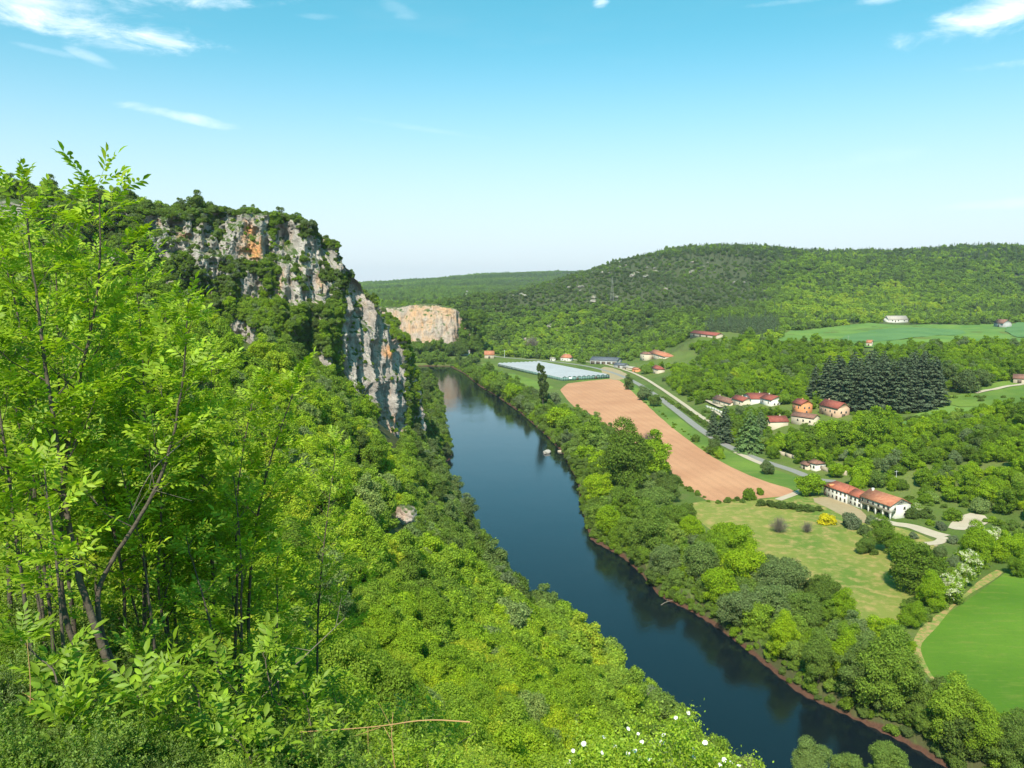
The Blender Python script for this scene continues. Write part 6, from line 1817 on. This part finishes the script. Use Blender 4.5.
SAP = [
    (30, 250, 10.0, 20, 'ash sapling in the back row near the left edge', .74, 1.4, .2, .022, None),
    (92, 262, 10.6, 90, 'ash sapling in the back row behind the second tallest one', .76, 1.4, .2, .022, None),
    (150, 352, 9.2, 140, 'full leafed ash sapling below the left end of the cliff', .78, 1.4, .2, .022, None),
    (60, 430, 9.4, 50, 'low full leafed ash sapling deep in the left thicket', .76, 1.4, .15, .02, None),
    (195, 410, 9.8, 186, 'full leafed ash sapling above the forked trunk', .74, 1.4, .15, .02, None),
    (110, 500, 8.8, 108, 'low ash sapling filling the gap behind the forked trunk', .70, 1.3, .1, .018, None),
    (5, 520, 7.0, 0, 'low ash sapling filling the left edge', .70, 1.3, .1, .018, None),
    (225, 545, 9.4, 222, 'low ash sapling behind the short bright one', .74, 1.3, .1, .018, None),
    (18, 178, 6.2, 88, 'tallest ash sapling at the far left, its top against the sky', .72, .9, .42, .034, [(85, 600), (73, 560), (56, 440), (36, 315), (24, 225)]),
    (88, 203, 6.6, 80, 'slender ash sapling second from the left with its tip against the sky', .76, 1.0, .40, .028, [(66, 640), (58, 540), (74, 400), (95, 318), (101, 245), (95, 182)]),
    (183, 302, 6.3, 97, 'ash sapling whose stem leans right from the forked trunk', .72, .9, .45, .027, [(88, 604), (116, 551), (158, 486), (177, 402)]),
    (302, 376, 9.3, 228, 'bright ash sapling crown standing out to the right of the others', .76, 1.1, .45, .026, None),
    (256, 384, 9.0, 205, 'ash sapling just left of the bright outstanding crown', .70, 1.1, .4, .024, None),
    (138, 262, 8.6, 112, 'ash sapling in front of the left end of the cliff', .70, 1.1, .35, .028, None),
    (58, 225, 8.2, 40, 'ash sapling between the two tallest ones', .62, 1.1, .35, .028, None),
    (2, 240, 7.2, 6, 'ash sapling cut by the left edge of the photo', .60, 1.1, .3, .026, None),
    (-40, 210, 7.6, -30, 'ash sapling mostly outside the left edge', .60, 1.0, .3, .026, None),
    (40, 300, 9.2, 60, 'dense ash sapling behind the tallest trunk', .66, 1.2, .3, .024, None),
    (118, 318, 9.6, 118, 'leafy ash sapling in the middle of the left thicket', .74, 1.2, .3, .024, None),
    (165, 300, 10.4, 150, 'ash sapling touching the lower cliff at its left', .66, 1.2, .3, .024, None),
    (212, 352, 10.6, 190, 'ash sapling below the isolated white rock', .72, 1.2, .3, .024, None),
    (75, 372, 8.2, 90, 'lime green ash sapling in the centre of the left thicket', .80, 1.2, .25, .022, None),
    (15, 400, 6.6, 15, 'low ash sapling by the left edge', .70, 1.2, .25, .02, None),
    (-10, 330, 6.0, -6, 'ash sapling with foliage hanging over the left edge', .64, 1.0, .3, .02, None),
    (160, 432, 8.4, 160, 'low ash sapling right of the leaning stem', .70, 1.1, .3, .02, [(155, 600), (166, 500)]),
    (235, 470, 8.4, 216, 'yellowish ash sapling at the right rim of the left thicket', .78, 1.1, .3, .02, None),
    (338, 446, 11.8, 300, 'small ash sapling below the outstanding bright crown', .74, 1.1, .3, .022, None),
    (120, 455, 6.9, 128, 'short ash sapling in front of the leaning stem', .74, .8, .5, .018, None),
    (185, 535, 7.4, 190, 'short ash sapling low in the thicket', .68, 1.0, .4, .016, None),
    (275, 560, 8.6, 262, 'short bright ash sapling right of the thicket', .76, 1.0, .25, .016, None),
    (45, 470, 5.2, 30, 'small ash sapling nearest the left edge', .76, .8, .45, .016, None),
]
for q_ in ((25, 640, 4.6, 30, 'tiny ash shoot at the lower left edge'), (70, 655, 5.0, 64, 'tiny ash shoot left of the forked trunk foot'), (128, 640, 5.6, 122, 'tiny ash shoot right of the forked trunk foot'), (170, 660, 5.4, 176, 'tiny ash shoot second right of the forked trunk'),
           (215, 668, 5.6, 210, 'tiny ash shoot left of the grey dead branch'), (262, 655, 6.2, 256, 'tiny ash shoot under the grey dead branch'), (140, 700, 4.6, 140, 'lowest tiny ash shoot near the bottom edge'), (300, 690, 6.0, 296, 'tiny ash shoot right of the grey dead branch'),
           (50, 715, 4.0, 46, 'tiny ash shoot in the bottom left corner'), (226, 715, 4.8, 232, 'tiny ash shoot at the bottom edge left of centre')):
    SAP.append((*q_, .62, 1.3, .1, .008, None))
nl = 0
for i, (px, py, d, bp, lab, ti, de, ba, th, via) in enumerate(SAP):
    _, n_ = sapling(px, py, d, bp, lab, 900 + i, ti, de, ba, th, via, 'ash saplings at the viewpoint'); nl += n_
print('compound leaves', nl)

# leafy bushes on the steep ground in front of the viewpoint
x, y = jgrid(-9, 7, 3.5, 14, .95, 90); D_ = np.hypot(x, y); u_ = x / y
ok = (D_ > 4.6) & (D_ < 13.6) & ~((u_ < -.34) & (D_ < 7.6)) & (u_ < .33) & (u_ > -.9); x, y = x[ok], y[ok]
z = ground(x, y); R = np.clip(rs.uniform(.38, .8, len(x)) * (.5 + .045 * np.hypot(x, y)), .28, .9)
px, py, dep = proj(x, y, z + R); ok = (py > 500) & (py < 900) & (px > -60); x, y, z, R, px = x[ok], y[ok], z[ok], R[ok], px[ok]
order = np.argsort(np.hypot(x, y)); py = proj(x, y, z + R)[1]; BUSHES = []
for i in order[:60]:
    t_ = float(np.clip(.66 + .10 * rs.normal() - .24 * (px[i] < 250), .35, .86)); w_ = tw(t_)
    zone = 'in front of the ash saplings' if px[i] < 300 else 'at the bottom centre of the slope' if px[i] < 560 else 'beside the white rose bush'
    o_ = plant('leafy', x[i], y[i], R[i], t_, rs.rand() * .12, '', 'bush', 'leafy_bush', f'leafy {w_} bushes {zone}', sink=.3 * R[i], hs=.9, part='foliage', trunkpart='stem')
    BUSHES.append((o_, 'leafy', w_, zone, px[i], py[i]))
name_by_order(BUSHES, 'bushes', 'bush')
if len(order) > 60:
    scatter('near_brambles', [(x[i], y[i], z[i] - .3 * R[i], R[i], rs.uniform(0, 6.28), np.clip(.64 + .1 * rs.normal(), .4, .86), rs.rand() * .12, .9) for i in order[60:]], first_of('leafy'), label='tangle of leafy brambles on the steep ground below the viewpoint')

# grass and weeds at the foot of the saplings
r_ = np.random.RandomState(6); Vg, Fg, n = [], [], 0
M_GRASS = foliage_mat('grass_blades', [(0, (.05, .10, .015)), (.5, (.12, .22, .03)), (1.0, (.30, .32, .09))], trans=.35)
for _ in range(1000):
    d = r_.uniform(2.6, 8.0); u = r_.uniform(-.74, .1); cx, cy = u * d, d
    for k_ in range(r_.randint(6, 13)):
        x_, y_ = cx + r_.normal() * .06, cy + r_.normal() * .06; z_ = float(ground(x_, y_)) - .02
        h_ = r_.uniform(.06, .22) * (2.4 if r_.rand() < .05 else 1); a = r_.uniform(0, 6.28); ln = r_.uniform(.1, .55) * h_; w = r_.uniform(.002, .0045); c_, s_ = math.cos(a), math.sin(a)
        for j, (t, ww) in enumerate(((0, 1), (.5, .8), (1, .12))):
            o = np.array([x_ + c_ * ln * t * t, y_ + s_ * ln * t * t, z_ + h_ * t * (1 - .18 * t)]); Vg.append(o - np.array([-s_, c_, 0]) * w * ww); Vg.append(o + np.array([-s_, c_, 0]) * w * ww)
        Fg.append((n, n + 1, n + 3, n + 2)); Fg.append((n + 2, n + 3, n + 5, n + 4)); n += 6
go = link('grass', mesh('grass', np.array(Vg), np.array(Fg), [M_GRASS]), kind='stuff', label='rough grass at the foot of the ash saplings'); go['tint'] = .42; go['grey'] = 0.0

wd_ = []
for _ in range(420):
    d = r_.uniform(2.8, 7.5); u = r_.uniform(-.78, .05); wd_.append((u * d, d, float(ground(u * d, d)) - .04, r_.uniform(.09, .24), r_.uniform(0, 6.28), np.clip(.5 + .12 * r_.normal(), .2, .8), r_.rand() * .2, r_.uniform(.8, 1.5)))
scatter('weeds', wd_, first_of('leafy'), label='low leafy weeds among the grass at the viewpoint')

# the white dog rose
rb_c = P(655, 806, 8.7); gz_ = float(ground(rb_c[0], rb_c[1]))
rose = thing('rose_bush', None, 'wild rose bush with small white flowers at the bottom edge above the river', 'bush', (rb_c[0], rb_c[1], gz_))
M_PETAL = principled('white_petals', (0.78, 0.72, 0.72), 0.6, 0.2); M_STAMEN = principled('flower_centre', (0.55, 0.38, 0.05), 0.8, 0.1)
b = Buf(); r2_ = np.random.RandomState(8)
FLW = [(688, 713), (676, 718), (628, 729), (638, 734), (604, 737), (615, 747), (602, 753), (573, 751), (569, 762), (642, 742), (635, 751), (662, 742), (693, 749), (694, 757), (705, 743), (714, 759), (724, 760), (731, 763), (739, 766), (628, 754), (664, 735), (720, 765), (584, 744), (650, 760), (676, 762)]
orig = np.array([rb_c[0], rb_c[1], gz_]); tips = []
for (fx, fy) in FLW:
    pt = P(fx, fy, 8.7 + r2_.uniform(-.45, .35)); tips.append(pt); s0 = orig + np.array([r2_.normal() * .12, r2_.normal() * .1, -.05]); m1 = s0 + (pt - s0) * .55 + np.array([0, 0, .25])
    b.add(*tube_pts(np.array([s0, (s0 + m1) / 2 + r2_.normal(size=3) * .04, m1, pt - np.array([0, 0, .012])]) - orig, [.008, .006, .004, .0016], 4))
link('stem', b.mesh('stem', [M_BARK], True), rose)
cen = []; 
for pt in tips:
    for _ in range(5): cen.append(pt - orig + np.array([r2_.normal() * .13, r2_.normal() * .16, -abs(r2_.normal()) * .16 - .05]))
for _ in range(70): q = P(r2_.uniform(575, 730), r2_.uniform(0, 1), 8.7); q = np.array([q[0] + r2_.normal() * .1, 8.7 + r2_.normal() * .35, 0]); ppx_ = 512 + FPX * q[0] / 9.6; edge = np.interp(ppx_, [560, 640, 700, 745], [745, 722, 738, 772]); cen.append(np.array([*P(ppx_, edge + r2_.uniform(14, 90), q[1])]) - orig)
cen = np.array(cen); N_ = 70
pp = np.repeat(cen, N_, 0) + r2_.normal(size=(len(cen) * N_, 3)) * .075
nr = r2_.normal(size=pp.shape) * .6 + np.array([-.1, -.3, .9]); nr /= np.linalg.norm(nr, axis=1)[:, None]
v, f = leaf_quads(pp, nr, .017 * r2_.uniform(.6, 1.4, len(pp)), r2_); fo = link('foliage', mesh('foliage', v, f, [M_LEAF_NEAR]), rose); fo['tint'] = .74; fo['grey'] = .05
for pt in tips:
    q = pt - orig; b = Buf(); ax = np.array([r2_.normal() * .4, -.6 + r2_.normal() * .3, .8]); ax /= np.linalg.norm(ax); e1 = np.cross(ax, [1, 0, .1]); e1 /= np.linalg.norm(e1); e2 = np.cross(ax, e1); s_ = r2_.uniform(.022, .031)
    for k_ in range(5):
        a = k_ * 1.2566 + r2_.normal() * .1; dr = e1 * math.cos(a) + e2 * math.sin(a); sd = -e1 * math.sin(a) + e2 * math.cos(a)
        b.add(np.array([q, q + (dr * .45 - sd * .38) * s_ + ax * .1 * s_, q + (dr - sd * .45) * s_ + ax * .3 * s_, q + dr * .92 * s_ + ax * .25 * s_, q + (dr + sd * .45) * s_ + ax * .3 * s_, q + (dr * .45 + sd * .38) * s_ + ax * .1 * s_]), np.array([(0, 1, 2, 3), (0, 3, 4, 5)]))
    flo = link('flower', b.mesh('flower', [M_PETAL]), rose)
    b = Buf(); b.add(*tube_pts([q + ax * .001, q + ax * .006], [.006, .004], 6)); link('flower_centre', b.mesh('flower_centre', [M_STAMEN]), flo)


def twig(pts_, d, r0_, label, m_=M_TWIG, sub=5, seed=0):
    q = np.random.RandomState(seed); w = np.array([P(px, py, d + dd) for px, py, dd in pts_]); o = w[0].copy(); b = Buf(); w = w - o
    b.add(*tube_pts(chaikin(w, False, 2), np.linspace(r0_, r0_ * .3, len(chaikin(w, False, 2))), 5))
    for i in range(sub):
        t = q.uniform(.3, 1); p = w[0] + (w[-1] - w[0]) * t; e = p + q.normal(size=3) * np.array([.12, .08, .12]) + np.array([0, 0, .06]); b.add(*tube_pts([p, (p + e) / 2, e], [r0_ * .4, r0_ * .3, .001], 4))
    thing('dead_branch', b.mesh('dead_branch', [m_]), label, 'branch', tuple(o))
M_DRY_TWIG = principled('dry_orange_stalk', (0.42, 0.24, 0.11), .9, .1)
twig([(236, 722, 0), (285, 675, .2), (345, 618, .3)], 6.4, .009, 'thin grey dead branch slanting up to the right beside the thicket', seed=1)
twig([(470, 722, 0), (425, 719, .05), (378, 727, 0), (300, 732, -.1)], 5.4, .006, 'dry orange brown stalk lying across the bushes at the bottom centre', M_DRY_TWIG, 3, 2)
twig([(396, 775, 0), (391, 740, 0), (393, 712, .1)], 5.4, .005, 'upright dry stalk crossing the orange brown one', M_DRY_TWIG, 2, 3)
twig([(22, 780, 0), (32, 700, 0), (27, 640, .1)], 4.2, .004, 'pale dry grass stalk standing at the lower left edge', M_DRY_TWIG, 0, 4)
twig([(75, 775, 0), (52, 712, 0), (22, 692, .1)], 4.4, .005, 'arching pale dry stalk left of the forked trunk', M_DRY_TWIG, 1, 5)
twig([(180, 445, .3), (150, 470, 0), (128, 520, 0)], 6.0, .005, 'bare twig crossing the leaning stem', M_TWIG, 5, 6)


# ------------------------------------------------------------------ the air: thin summer haze over the whole valley
hb = Buf(); hb.add(*box_vf(-1800, 3700, -200, 7600, float(ZZ.min()) - 1.5, max(float(ZZ.max()) + 26, 232.0)))
m_, kk, out = mat('summer_haze')
vol = kk.n('ShaderNodeVolumePrincipled'); vol.inputs['Color'].default_value = (0.80, 0.89, 1.0, 1); vol.inputs['Density'].default_value = 0.00005; vol.inputs['Anisotropy'].default_value = 0.25
kk.l(vol.outputs[0], out.inputs['Volume'])
link('haze', hb.mesh('haze', [m_]), kind='stuff')
print('terrain z', ZZ.min(), ZZ.max())
